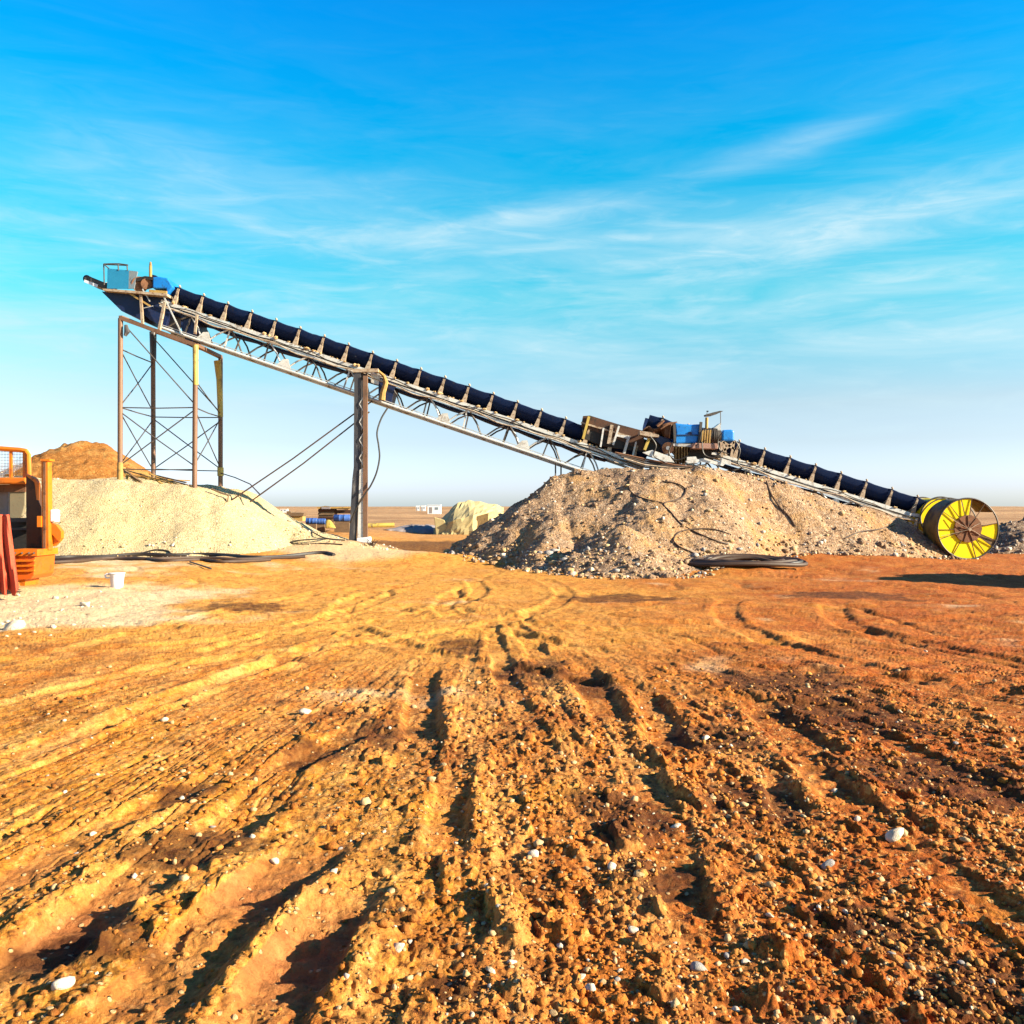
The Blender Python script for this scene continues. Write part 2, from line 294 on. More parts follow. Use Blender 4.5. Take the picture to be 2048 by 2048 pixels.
M = dict(
    belt=weathered('belt rubber', (.003, .013, .055), (.005, .022, .085), (.035, .040, .06), .34, .8, 0, 1.6, .1, (1, 1, 1), .06, .08),
    white=weathered('white painted steel', (.78, .77, .73), (.60, .56, .50), (.30, .17, .08), .36, .5, .1, 1.6),
    steel=weathered('galvanised steel', (.66, .66, .64), (.46, .44, .41), (.20, .11, .06), .34, .45, .1, 2.2),
    darksteel=weathered('dark steel', (.055, .055, .06), (.10, .085, .075), (.20, .09, .04), .35, .55, .2, 2.5),
    tan=weathered('dusty bracket paint', (.66, .52, .38), (.46, .32, .20), RUST, .40, .7, 0, 4.0),
    rustpost=weathered('rusty brown tube', (.20, .090, .048), (.27, .14, .08), (.13, .06, .03), .35, .6, .1, 1.4, .25, (1, 1, .35)),
    yellowpost=weathered('chipped yellow paint', (.72, .50, .10), (.62, .40, .06), (.17, .10, .06), .38, .55, 0, 1.6, .25, (1, 1, .5)),
    postgrey=weathered('weathered column steel', (.040, .045, .065), (.10, .085, .075), (.55, .50, .44), .36, .55, .1, 1.6, .4, (1.6, 1.6, .28), .06),
    navy=weathered('navy panel', (.004, .012, .06), (.006, .022, .10), (.02, .02, .025), .3, .5, 0, 1.6, .1, (1, 1, 1), .06),
    teal=weathered('teal wire panel', (.03, .25, .40), (.05, .30, .46), (.16, .30, .36), .34, .5, 0, 3.0),
    greypanel=weathered('grey blue panel', (.20, .27, .32), (.25, .30, .33), (.15, .12, .10), .3, .6, 0, 3.0),
    blue=weathered('bright blue paint', (.006, .22, .74), (.012, .28, .80), (.05, .07, .10), .36, .4, 0, 2.4, .2, (1, 1, 1), .06),
    black=weathered('black grime', (.012, .011, .011), (.03, .024, .02), (.10, .06, .035), .3, .7, 0, 3.0, .25, (1, 1, 1), .06),
    rust=weathered('heavy rust', (.30, .12, .05), (.18, .07, .03), (.10, .04, .02), .4, .8, 0, 3.0, .5),
    pinkbeam=weathered('pinkish primer', (.50, .27, .20), (.42, .22, .16), RUST, .3, .6, 0, 2.0),
    straw=weathered('frayed sacking', (.46, .29, .10), (.26, .15, .05), (.10, .06, .03), .4, .9, 0, 5.0, .8, (3, 3, .4)),
    yellow=weathered('sun yellow sheet', (1.24, .92, .008), (1.18, .78, .006), (.80, .40, .01), .16, .5, 0, 1.5, .1, (1, 1, 1), .02, .12),
    drumshell=weathered('shaded ochre drum side', (.34, .19, .03), (.22, .12, .025), (.08, .045, .02), .45, .6, 0, 1.2),  # shade on the yellow drum's side, painted as darker ochre
    hub=weathered('rusty hub', (.30, .10, .025), (.22, .07, .02), (.10, .035, .012), .4, .75, 0, 3.0, .5),
    orange=weathered('orange machine paint', (.94, .235, .003), (.78, .17, .003), (.36, .10, .02), .36, .45, 0, 1.5, .1, (1, 1, 1), .15),
    orangered=weathered('red orange machine paint', (.90, .15, .004), (.80, .12, .004), (.34, .08, .02), .38, .5, 0, 1.8, .15, (1, 1, 1), .15),
    cabbrown=weathered('dirty and shaded brown cab steel', (.085, .030, .010), (.13, .045, .014), (.03, .014, .008), .4, .65, 0, 1.6, .25, (1, 1, 1), .08),
    khaki=weathered('khaki padding', (.30, .24, .14), (.22, .18, .11), (.12, .09, .06), .3, .8, 0, 1.4),
    red=weathered('coral red cloth', (.72, .085, .03), (.62, .06, .02), (.80, .20, .08), .30, .85, 0, 2.0, .4),
    plastic=weathered('white plastic', (.82, .84, .88), (.74, .76, .80), (.55, .47, .36), .16, .4, 0, 2.0, .05),
    hose=weathered('black hose', (.016, .012, .010), (.035, .024, .018), (.10, .055, .03), .26, .5, 0, 5.0, .25, (1, 1, 1), .05),
    tarp=weathered('cream tarpaulin', (.66, .54, .26), (.58, .44, .19), (.50, .33, .14), .30, .8, 0, .9, .5),
    wood=weathered('weathered timber', (.26, .15, .07), (.16, .09, .045), (.42, .29, .15), .35, .85, 0, 2.0, .5, (1, 1, 4)),
    plank=weathered('yellow planks', (.62, .38, .10), (.46, .25, .06), (.20, .10, .04), .35, .8, 0, 2.5, .4),
    bluetarp=weathered('blue plastic drum', (.02, .10, .42), (.03, .15, .52), (.20, .25, .38), .25, .5, 0, 2.0),
    greysheet=weathered('grey lilac sheet', (.36, .31, .32), (.28, .24, .25), (.46, .34, .24), .4, .85, 0, .8, .4),
    cabin=weathered('white cabin wall', (.84, .84, .84), (.80, .79, .78), (.6, .55, .5), .15, .6, 0, .6, .05),
    hosebrown=weathered('brown cable', (.055, .026, .014), (.085, .042, .020), (.16, .09, .045), .28, .65, 0, 4.0, .25, (1, 1, 1), .08),
)
def glass_mat():
    m, t, bs = material('cab glass'); bs.inputs['Base Color'].default_value = (.9, .93, .95, 1); bs.inputs['Roughness'].default_value = .04
    bs.inputs['Transmission Weight'].default_value = 1.0; bs.inputs['IOR'].default_value = 1.03; bs.inputs['Alpha'].default_value = .35; return m
M['glass'] = glass_mat()
def mesh_mat():
    m, t, bs = material('blue wire mesh'); c = N(t, 'ShaderNodeTexCoord').outputs['Object']
    w = N(t, 'ShaderNodeTexBrick'); w.inputs['Scale'].default_value = 22; w.inputs['Mortar Size'].default_value = .12; w.offset = 0
    t.links.new(mapping(t, c, (1, 1, 1), (0, 0, 0), (math.pi/2, 0, 0)), w.inputs['Vector'])
    t.links.new(mix(t, noise(t, c, 4, 6), (.008, .15, .29), (.02, .21, .36)), bs.inputs['Base Color']); bs.inputs['Roughness'].default_value = .5
    t.links.new(math_(t, 'MULTIPLY_ADD', w.outputs['Fac'], .35, .65), bs.inputs['Alpha']); return m
M['mesh'] = mesh_mat()

def soil_material():
    m, t, bs = material('churned soil'); g = N(t, 'ShaderNodeNewGeometry').outputs['Position']
    def attr(n): return N(t, 'ShaderNodeAttribute', attribute_name=n).outputs['Fac']
    big = noise(t, g, .22, 6, .6, .3); mid = noise(t, g, 1.1, 8, .65, .5); sm = noise(t, g, 7, 8, .65); fine = noise(t, g, 46, 6, .7)
    st = noise(t, mapping(t, g, (2.4, .25, 1)), 1.5, 8, .6, .4)
    c = mix(t, ramp(t, big, [(.36, 0), (.64, 1)]), (.66, .235, .034), (.54, .165, .020))
    c = mix(t, ramp(t, st, [(.42, 0), (.66, .85)]), c, (.74, .40, .12))
    c = mix(t, ramp(t, mid, [(.49, 0), (.62, .9)]), c, (.26, .080, .014))
    gm = noise(t, mapping(t, g, (.55, 1.1, 1), (3, 9, 0)), .8, 9, .68, .7)
    c = mix(t, math_(t, 'MULTIPLY', attr('gold'), ramp(t, gm, [(.28, 1), (.58, .9), (.70, .25)])), c, mix(t, ramp(t, sm, [(.35, 0), (.65, 1)]), (.70, .285, .042), (.84, .430, .085)))
    c = mix(t, math_(t, 'MULTIPLY', attr('gold'), ramp(t, gm, [(.33, .75), (.42, 0)])), c, (.46, .115, .012))
    c = mix(t, math_(t, 'MULTIPLY', attr('gold'), ramp(t, noise(t, mapping(t, g, (1.3, .5, 1), (1, 5, 0)), 1.1, 8, .7, 1.0), [(.62, 0), (.72, .8)])), c, (.24, .07, .012))
    c = mix(t, math_(t, 'MULTIPLY', attr('red'), ramp(t, mid, [(.3, .5), (.6, .95)])), c, (.42, .092, .008))
    c = mix(t, math_(t, 'MULTIPLY', attr('yellow'), ramp(t, sm, [(.35, .65), (.62, .1)])), c, (.72, .325, .024))
    c = mix(t, math_(t, 'MULTIPLY', attr('pale'), ramp(t, sm, [(.3, 1), (.75, .65)])), c, (.86, .70, .45))
    c = mix(t, math_(t, 'MULTIPLY', attr('mud'), .9), c, (.44, .165, .050))
    c = mix(t, attr('far'), c, mix(t, ramp(t, noise(t, mapping(t, g, (.012, .05, 1)), 1, 6, .6), [(.35, 0), (.65, 1)]), (.62, .38, .19), (.36, .20, .10)))
    c = mix(t, ramp(t, sm, [(.55, 0), (.75, .45)]), c, (.74, .44, .15))
    c = mix(t, ramp(t, sm, [(.30, .75), (.45, 0)]), c, (.14, .045, .010))
    f2 = noise(t, mapping(t, g, (1, .7, 1)), 19, 8, .72, .3); k2 = math_(t, 'MULTIPLY', math_(t, 'MULTIPLY_ADD', attr('grit'), .68, .32), math_(t, 'MULTIPLY_ADD', attr('mud'), -.75, 1.0))
    c = mix(t, math_(t, 'MULTIPLY', ramp(t, f2, [(.53, 0), (.64, .8)]), k2), c, (.88, .47, .13))
    c = mix(t, math_(t, 'MULTIPLY', ramp(t, f2, [(.36, .92), (.475, 0)]), k2), c, (.11, .030, .008))
    c = mix(t, math_(t, 'MULTIPLY', attr('damp_shade'), ramp(t, sm, [(.34, .95), (.66, .6)])), c, (.085, .026, .008))
    vo = N(t, 'ShaderNodeTexVoronoi'); vo.inputs['Scale'].default_value = 34; t.links.new(g, vo.inputs['Vector'])
    sel = N(t, 'ShaderNodeSeparateColor'); t.links.new(vo.outputs['Color'], sel.inputs[0])
    grit = math_(t, 'MULTIPLY', ramp(t, sel.outputs[0], [(.93, 0), (.95, 1)]), ramp(t, vo.outputs['Distance'], [(.30, 1), (.46, 0)]))
    c = mix(t, math_(t, 'MULTIPLY', grit, attr('grit')), c, (.70, .46, .22))
    c = mix(t, ramp(t, fine, [(.30, .55), (.48, 0)]), c, (.15, .05, .012))
    c = mix(t, 1.0, c, (ALB*1.12, ALB*1.06, ALB), 'MULTIPLY')
    t.links.new(c, bs.inputs['Base Color']); bs.inputs['Roughness'].default_value = .92; bs.inputs['Specular IOR Level'].default_value = .15
    bump(t, bs, math_(t, 'ADD', math_(t, 'MULTIPLY', fine, .5), math_(t, 'ADD', sm, math_(t, 'MULTIPLY', grit, .5))), .9, .03)
    return m
def gravel_material(name, cols, patch=None, scale=13.0, contrast=1.0, streak=None):
    m, t, bs = material(name); g = N(t, 'ShaderNodeNewGeometry').outputs['Position']
    vo = N(t, 'ShaderNodeTexVoronoi'); vo.inputs['Scale'].default_value = scale; t.links.new(g, vo.inputs['Vector'])
    v2 = N(t, 'ShaderNodeTexVoronoi'); v2.inputs['Scale'].default_value = scale*2.3; t.links.new(g, v2.inputs['Vector'])
    s1 = N(t, 'ShaderNodeSeparateColor'); t.links.new(vo.outputs['Color'], s1.inputs[0])
    s2 = N(t, 'ShaderNodeSeparateColor'); t.links.new(v2.outputs['Color'], s2.inputs[0])
    big = noise(t, g, .45, 7, .65, .6)
    c = ramp(t, s1.outputs[0], [(0, cols[0]), (.4, cols[1]), (.8, cols[2]), (1, cols[3])])
    c2 = ramp(t, s2.outputs[1], [(0, cols[0]), (.3, cols[1]), (.85, cols[2]), (1, cols[3])])
    c = mix(t, .45, c, c2)
    if patch: c = mix(t, ramp(t, big, [(.50, 0), (.64, patch[1])]), c, patch[0])
    if streak: c = mix(t, ramp(t, noise(t, mapping(t, g, (.6, .6, .6), (4, 2, 0)), 1.0, 7, .7, .8), [(.54, 0), (.68, streak[1])]), c, streak[0])
    c = mix(t, 1.0, c, (ALB*1.10, ALB*1.02, ALB*.90), 'MULTIPLY')
    t.links.new(c, bs.inputs['Base Color']); bs.inputs['Roughness'].default_value = .9; bs.inputs['Specular IOR Level'].default_value = .15
    h = math_(t, 'ADD', math_(t, 'MULTIPLY', vo.outputs['Distance'], -1), math_(t, 'MULTIPLY', v2.outputs['Distance'], -.6))
    bump(t, bs, math_(t, 'ADD', h, noise(t, g, 60, 3)), .8*contrast, .05)
    return m
M['soil'] = soil_material()
M['gravel'] = gravel_material('mixed gravel', ((.12, .075, .055), (.42, .27, .17), (.56, .38, .25), (.78, .64, .50)), ((.60, .34, .13), .7), 12, 1.0, ((.16, .11, .10), .6))
M['palegravel'] = gravel_material('cream fine gravel', ((.34, .25, .14), (.66, .53, .32), (.70, .58, .37), (.82, .73, .52)), ((.68, .51, .26), .4), 17, .7)
M['brownsoil'] = gravel_material('brown spoil', ((.22, .085, .02), (.34, .14, .03), (.40, .17, .042), (.52, .30, .10)), ((.54, .32, .11), .6), 9, .8)
M['darkgravel'] = gravel_material('dark gravel', ((.10, .07, .06), (.26, .17, .12), (.40, .27, .18), (.75, .65, .55)), None, 11, 1.0)
def stone_material(name, a, b):
    m, t, bs = material(name); c = N(t, 'ShaderNodeTexCoord').outputs['Object']
    k = mix(t, ramp(t, noise(t, c, 2.2, 6), [(.35, 0), (.65, 1)]), a, b); k = mix(t, ramp(t, noise(t, c, 9, 6, .7), [(.55, 0), (.72, .5)]), k, (.45, .24, .08))
    k = mix(t, 1.0, k, (.7, .7, .7), 'MULTIPLY')
    t.links.new(k, bs.inputs['Base Color']); bs.inputs['Roughness'].default_value = .8; bump(t, bs, noise(t, c, 9, 5), .4, .1); return m
M['stone white'] = stone_material('pale stone', (.86, .74, .58), (.74, .56, .36)); M['stone tan'] = stone_material('tan stone', (.62, .42, .20), (.48, .28, .11))
M['stone grey'] = stone_material('grey stone', (.30, .28, .28), (.42, .36, .30)); M['stone brown'] = stone_material('brown clod', (.46, .20, .045), (.36, .14, .035))

# ------------------------------------------------------------------ the ground: one sheet out to the horizon
def big_mesh(name, V, faces, mat, attrs=None):
    me = bpy.data.meshes.new(name); me.vertices.add(len(V)); me.vertices.foreach_set('co', V.astype(np.float32).ravel())
    n = len(faces); k = faces.shape[1]; me.loops.add(n*k); me.loops.foreach_set('vertex_index', faces.astype(np.int32).ravel())
    me.polygons.add(n); me.polygons.foreach_set('loop_start', np.arange(0, n*k, k, dtype=np.int32))
    try: me.polygons.foreach_set('loop_total', np.full(n, k, dtype=np.int32))
    except Exception: pass
    me.update(calc_edges=True); me.validate()
    for a, v in (attrs or {}).items():
        at = me.attributes.new(a, 'FLOAT', 'POINT'); at.data.foreach_set('value', v.astype(np.float32).ravel())
    me.materials.append(mat); o = bpy.data.objects.new(name, me); link(o); return o
def quads(r, c):
    i = np.arange(r*c).reshape(r, c); return np.stack([i[:-1, :-1], i[:-1, 1:], i[1:, 1:], i[1:, :-1]], -1).reshape(-1, 4)
def blob(x, y, px, py, rx, ry, z=0.0):
    gx, gy = G(px, py, z); return np.exp(-((x-gx)/rx)**2-((y-gy)/ry)**2)
def build_ground():
    py = np.concatenate([np.arange(2300, 1560, -1.9), np.arange(1560, 1062, -1.35)]); Yr = CAMZ*F/(py-HY)
    Yr = np.concatenate([[1.2, 1.6, 2.0, 2.2], Yr, np.geomspace(Yr[-1]*1.02, 9000, 110)])
    c = np.arange(-1230, 1231, 2.05)/F; o = .70*np.geomspace(1, 16, 110)[1:]
    R = np.concatenate([-o[::-1], c, o])
    Y, Rr = np.meshgrid(Yr, R, indexing='ij'); X = Rr*np.maximum(Y, 2.0)
    x = X.ravel(); y = Y.ravel()
    Z = np.zeros_like(x)
    for k in range(0, len(x), 250000):
        s = slice(k, k+250000); a, b = x[s], y[s]; d = ground_base(a, b); near = b < 62
        if near.any(): d[near] += ground_detail(a[near], b[near])
        Z[s] = d
    _, flat = rut_field(x, y); n1 = fbm(x*.45, y*.45, 4, 201); n2 = fbm(x*1.6, y*1.6, 3, 211)
    pale = sstep(.15, .55, blob(x, y, 60, 1215, 2.6, 3.0)*1.25+.45*blob(x, y, 260, 1140, 4, 4)+.30*n1+.12*n2)
    pale = np.maximum(pale, .8*sstep(.2, .6, np.exp(-((x+5.6)/2.6)**2-((y-29.5)/2.6)**2)+.25*n1))
    red = np.clip(sstep(-.4, 1.3, x/np.maximum(y, 1)*3+.35*n1-.1)*(1-sstep(30, 60, y)), 0, 1)
    yel = np.clip(sstep(.1, .7, blob(x, y, 200, 1750, 1.3, 1.8)+.5*blob(x, y, 0, 1450, 2.2, 3)+.4*blob(x, y, 1090, 1600, .4, .8)+.5*blob(x, y, 760, 1650, .35, .9)+.45*n2), 0, 1)
    damp_shade = np.zeros_like(x)
    for px_, py_, rx, ry in ((1690, 1430, .75, .9), (1560, 1370, .8, .8), (640, 1515, .35, .3), (930, 1290, .35, .8), (100, 1900, .35, .25), (380, 1700, .35, .25), (1180, 1370, .3, .6),
                             (1300, 1750, .25, .3), (370, 1590, .2, .25), (1250, 1640, .3, .5), (530, 1215, .6, .5), (1990, 2000, .4, .35), (1430, 1480, .5, .5), (1080, 1350, .5, 1.0), (1880, 1560, .6, .7), (1500, 1600, .35, .4), (760, 1480, .3, .5), (1230, 1195, 1.4, 1.0), (1700, 1190, 1.6, .9), (500, 1215, 1.0, .8), (900, 1980, .12, .1), (1750, 1870, .3, .3)):
        damp_shade = np.maximum(damp_shade, blob(x, y, px_, py_, rx, ry))
    damp_shade = np.clip(sstep(.30, .62, damp_shade*.95+.30*n2+.12*fbm(x*6, y*6, 3, 221)), 0, 1)
    damp_shade = np.maximum(damp_shade, sstep(.30, .6, np.exp(-((x+3.6)/3.6)**4-((y-38.5)/8.0)**4)+.15*n2))  # ditch behind the crest: its shade is painted as darker soil
    far = sstep(38, 75, np.hypot(x, y)); grit = (1-sstep(5, 13, y)); gold = np.clip(sstep(8.5, 12.5, y+1.6*n1-.5*(x < -2))*(1-.92*red)*(1-far)+.3*n2*sstep(8, 12, y), 0, 1)
    mud = flat*sstep(5.4, 4.4, y)*(x < -.3)
    V = np.stack([x, y, Z], 1)
    o = big_mesh('ground', V, quads(len(Yr), len(R)), M['soil'], dict(pale=pale, red=red, yellow=yel, damp_shade=damp_shade, far=far, grit=grit, gold=gold, mud=mud))
    o.data.polygons.foreach_set('use_smooth', np.ones(len(o.data.polygons), dtype=bool))
    return tag(o, kind='structure')
build_ground()

# ------------------------------------------------------------------ stockpiles
def poly_dist(x, y, pts, ky, slope):
    """height under a ridge line: slope falls off on both sides, ky squeezes the fall along Y"""
    h = np.full_like(x, -9.0)
    for (ax, ay, az_), (bx, by, bz) in zip(pts[:-1], pts[1:]):
        dx, dy = bx-ax, by-ay; L2 = dx*dx+dy*dy+1e-9
        t = np.clip(((x-ax)*dx+(y-ay)*dy)/L2, 0, 1); ex = x-ax-t*dx; ey = y-ay-t*dy
        kk = np.where(ey < 0, ky[0], ky[1]); d = np.sqrt(ex*ex+(kk*ey)**2)
        h = np.maximum(h, az_+t*(bz-az_)-slope*(np.sqrt(d*d+.12)-.35))
    return h
def pile(name, label, x0, x1, y0, y1, res, hf, mat, cat='gravel heap', group=None, pt=None):
    xs = np.arange(x0, x1, res); ys = np.arange(y0, y1, res); X, Y = np.meshgrid(xs, ys); x = X.ravel(); y = Y.ravel()
    z = hf(x, y); g = ground_base(x, y); keep = (z > g-.10)
    z = np.maximum(z, g-.35)
    q = quads(len(ys), len(xs)); q = q[keep[q].any(1)]
    used = np.unique(q); idx = np.zeros(len(x), dtype=int); idx[used] = np.arange(len(used))
    c = np.array([(x0+x1)/2, (y0+y1)/2, 0.0])
    o = big_mesh(name, np.stack([x, y, z], 1)[used]-c, idx[q], mat); o.location = c
    o.data.polygons.foreach_set('use_smooth', np.ones(len(o.data.polygons), dtype=bool))
    return tag(o, label, cat, group)
def R3(px, py, Y): v = P(px, py, Y); return (v.x, v.y, v.z)
def h_right(x, y):
    ridge = [R3(1118, 957, 31.0), R3(1165, 946, 31.1), R3(1215, 940, 31.1), R3(1300, 944, 31.0), R3(1392, 930, 31.2), R3(1450, 940, 31.3), R3(1526, 957, 31.3), R3(1620, 985, 31.3), R3(1720, 1013, 31.4), R3(1790, 1034, 31.5), R3(1838, 1064, 31.6), R3(1860, 1095, 31.7)]
    xr = x+.15*perlin(x*.6, y*.6, 301); wv = .98+.06*perlin(x*.35, y*.1, 303)-.34*np.exp(-((x-4.4)/2.3)**2)+.30*sstep(6.5, 9.5, x)
    h = poly_dist(xr, y, ridge, (wv, .8), .70)
    h = np.maximum(h, poly_dist(xr, y, [R3(1118, 957, 31.0), (1.35, 28.6, 1.55), (1.0, 26.0, .45)], (1, 1), .80))
    lobe = lambda px, py, z, s, ky, mx: z-s*(np.sqrt(((x-G(px, py, z)[0])/mx)**2+(ky*(y-G(px, py, z)[1]))**2+.05)-.22)
    h = np.maximum(h, lobe(1240, 1062, 1.10, .62, .75, 1.15)); h = np.maximum(h, lobe(1135, 1098, .50, .55, .8, 1.1)); h = np.maximum(h, lobe(1180, 1105, .45, .5, .8, 1.3))
    h = np.maximum(h, lobe(1330, 1096, .50, .42, .8, 1.4))
    h = h-.30*np.exp(-((x-3.3)/.7)**2-((y-28.2)/1.0)**2)-.28*np.exp(-((x-8.6)/1.5)**2-((y-29.6)/.8)**2)-.2*np.exp(-((x-2.2)/1.0)**2-((y-29.4)/.5)**2)
    h = h+.15*fbm(x*.5, y*.5, 3, 311)+.05*fbm(x*2.1, y*2.1, 3, 317)+.42*clods(x, y, .17, 321, .42)*sstep(-.3, .3, fbm(x*.7, y*.7, 2, 329))+.5*clods(x, y, .09, 325, .55)
    return h
pile('gravel_pile', 'tall heap of mixed brown gravel under the meeting of the two conveyors', -2.2, 17.5, 22.5, 36.5, .04, h_right, M['gravel'])
def h_left(x, y):
    r = [R3(-260, 955, 31.0), R3(85, 960, 31.2), R3(240, 961, 31.2), R3(390, 974, 31.2), R3(440, 986, 31.2), R3(500, 1022, 31.2), R3(590, 1058, 31.2), R3(690, 1080, 30.8), R3(760, 1096, 30.2)]
    r2 = [(a, 33.6, c+.12) for a, b, c in r[:5]]
    wv = 1.02+.06*perlin(x*.3, y*.1, 331)
    h = np.maximum(poly_dist(x, y, r, (wv, .25), .68), poly_dist(x, y, r2, (1.1, .7), .68))
    return h+.10*fbm(x*.45, y*.45, 3, 341)+.012*fbm(x*2, y*2, 3, 343)+.45*clods(x, y, .12, 345, .5)+.35*clods(x, y, .3, 347, .12)
pile('gravel_pile', 'long smooth bank of cream coloured fine gravel at the foot of the braced tower', -30, -3.6, 25.0, 37.5, .05, h_left, M['palegravel'])
def h_brown(x, y):
    r = [R3(95, 930, 46), R3(140, 888, 46), R3(165, 881, 46), R3(182, 884, 46), R3(205, 915, 46)]
    return poly_dist(x, y, r, (.8, .8), .62)+.25*fbm(x*.4, y*.4, 4, 351)+.8*clods(x, y, .3, 355, .45)+.05*fbm(x*2, y*2, 3, 357)
pile('earth_mound', 'rounded brown earth mound rising behind the cream gravel bank', -36, -12, 39, 54, .10, h_brown, M['brownsoil'], 'earth mound')
def h_dark(x, y):
    r = [R3(1975, 1075, 36), R3(2030, 1040, 36.5), R3(2150, 1025, 37)]
    return poly_dist(x, y, r, (.8, .8), .5)+.15*fbm(x*.7, y*.7, 3, 361)+.9*clods(x, y, .22, 363, .6)+.6*clods(x, y, .1, 365, .6)
pile('gravel_pile', 'low dark gravel heap speckled with white stones beyond the yellow spoked drum', 16, 27, 30, 43, .06, h_dark, M['darkgravel'])

# ------------------------------------------------------------------ conveyors
def conveyor(root, tail_px, head_px, Yn, W, ns, drop, panels, lo_t, seed):
    """troughed belt with idler brackets, stringers, return belt and a lattice truss below"""
    A = P(tail_px[0], tail_px[1], Yn); B = P(head_px[0], head_px[1], Yn); L = (B-A).length; d = (B-A)/L; n = d.cross(Vector((0, -1, 0))).normalized()
    if n.z < 0: n = -n
    rnd = random.Random(seed)
    def Q(t, v, w): return A+d*t+Vector((0, v, 0))+n*w
    H = .52
    def prof(k, N_=14): a = math.pi*k/N_; return W/2*(1-math.cos(a)), -H*math.sin(a)**.75
    sp = L/ns; mb = MB(); rows = []; rows2 = []
    for i in range(ns*6+1):
        t = L*i/(ns*6); ph = (t/sp-.5) % 1; sag = -.035*math.sin(math.pi*ph)+.008*rnd.uniform(-1, 1)
        rows.append([Q(t, prof(k)[0], prof(k)[1]+sag*(1 if k < 4 or k > 10 else .6)) for k in range(15)])
        rows2.append([Q(t, .02+prof(k)[0]*(W-.04)/W, prof(k)[1]+sag+.025) for k in range(14, -1, -1)])
    mb.grid([a+b+[a[0]] for a, b in zip(rows, rows2)])
    obj('belt', mb, M['belt'], root, True)
    rb = MB(); rw = []
    for i in range(ns*2+1):
        t = lo_t+(L-lo_t)*i/(ns*2); s = -.05*abs(math.sin(math.pi*i/4)); top = [Q(t, v, -.86+s) for v in (.12, W-.12)]; bot = [Q(t, v, -.92+s) for v in (W-.12, .12)]
        rw.append(top+bot+[top[0]])
    rb.grid(rw); obj('return_belt', rb, M['belt'], root)
    # idler frames: a curved bracket hugging the trough, copied along the belt
    first = None
    for i in range(ns):
        t = sp*(i+.5)
        if first is None:
            ib = MB(); a = []; b = []; ks = [x*.5 for x in range(0, 29)]
            for k in ks:
                v, w = prof(k); q = abs(k-7)/7; out = .03; hw = .036+.022*(1-q)
                cv = v-W/2; sc_ = 1+out*2/W
                a.append((t-hw, W/2+cv*sc_, w-.03)); b.append((t+hw, W/2+cv*sc_, w-.03))
            rws = []
            for (t0, v, w), (t1, v2, w2) in zip(a, b):
                q2 = .065
                rws.append([Q(t0, v, w), Q(t1, v, w), Q(t1, v+(v-W/2)*.09, w-q2*.6), Q(t0, v+(v-W/2)*.09, w-q2*.6), Q(t0, v, w)])
            ib.grid(rws)
            for v in (-.01, W+.01):
                ib.tube([Q(t-.03, v, .02), Q(t+.03, v, .09)], .035, 8)
                ib.prism([Q(t-.05, v-.04, -.30), Q(t+.05, v-.04, -.30), Q(t+.09, v-.04, -.62), Q(t-.09, v-.04, -.62)], (0, .08, 0))
            first = obj('idler', ib, M['tan'], root)
        else: copy_part(first, d*(sp*i))
    for v in (-.03, W+.03):
        s = MB(); s.beam(Q(0, v, -.66), Q(L, v, -.66), .07, .13, n); s.beam(Q(0, v, -.83), Q(L, v, -.81), .06, .08, n); obj('stringer', s, M['white'], root)
        c = MB(); c.tube([Q(lo_t, v, -drop), Q(L-.2, v, -drop)], .055, 10); c.beam(Q(lo_t, v, -drop+.10), Q(L-.2, v, -drop+.10), .06, .025, n); obj('bottom_chord', c, M['steel'], root, True)
    np_ = max(1, round((L-.4-lo_t)/panels)); pl = (L-.4-lo_t)/np_; k1 = k2 = None; k3 = None; gp = None
    for v in (0, W):
        for i in range(np_):
            t0 = lo_t+pl*i
            e = rnd.uniform(-.08, .08)
            k = MB(); k.beam(Q(t0+pl*.5+e, v, -.80), Q(t0+pl*.5, v, -drop), .05, .05); obj('vertical_brace', k, M['darksteel'] if i % 3 else M['white'], root)
            for s_ in (0, 1):
                k = MB(); mid = Q(t0+pl*(.25+.5*s_), v, -(.80+drop)/2+.05); k.tube([Q(t0+pl*.5, v, -.80), mid, Q(t0+pl*(.03+.94*s_), v, -drop)], .032, 6); obj('diagonal_brace', k, M['darksteel'] if (i+s_) % 2 else M['steel'], root)
    for i in range(0, np_+1):
        t0 = lo_t+pl*i
        k = MB(); k.beam(Q(t0, -.03, -drop), Q(t0, W+.03, -drop), .05, .05)
        obj('cross_tie', k, M['darksteel'], root)
        if i % 2 == 0 or rnd.random() < .3:
            k = MB(); k.prism([Q(t0-.28, -.06, -drop+.05), Q(t0+.28, -.06, -drop+.05), Q(t0+.12, -.06, -drop+.33), Q(t0-.06, -.06, -drop+.40)], (0, .02, 0)); obj('gusset_plate', k, M['white'], root)
    for j in range(2):
        pts = []; base = -.72-.12*j; ph = rnd.uniform(0, 6)
        for i in range(ns*4+1):
            t = L*i/(ns*4); pts.append(Q(t, -.12-.02*j, base+.05*math.sin(t*1.7+ph)+.03*math.sin(t*4.1+j)))
        k = MB(); k.tube(pts, .018+.006*j, 6); obj('cable', k, M['hose'] if j != 1 else M['tan'], root, True)
    sg = MB()
    for i in range(ns*5):
        t = rnd.uniform(.2, L-.2); c = Q(t, rnd.uniform(-.09, .0), -.60+rnd.uniform(0, .03)); r = rnd.uniform(.02, .075)*rnd.choice((.6, 1, 1.3))
        ico(sg, c, r, rnd)
    o = obj('spilled_gravel', sg, M['stone tan'], root); o['kind'] = 'stuff'
    return Q, L, sp
ICO_V = []; ICO_F = []
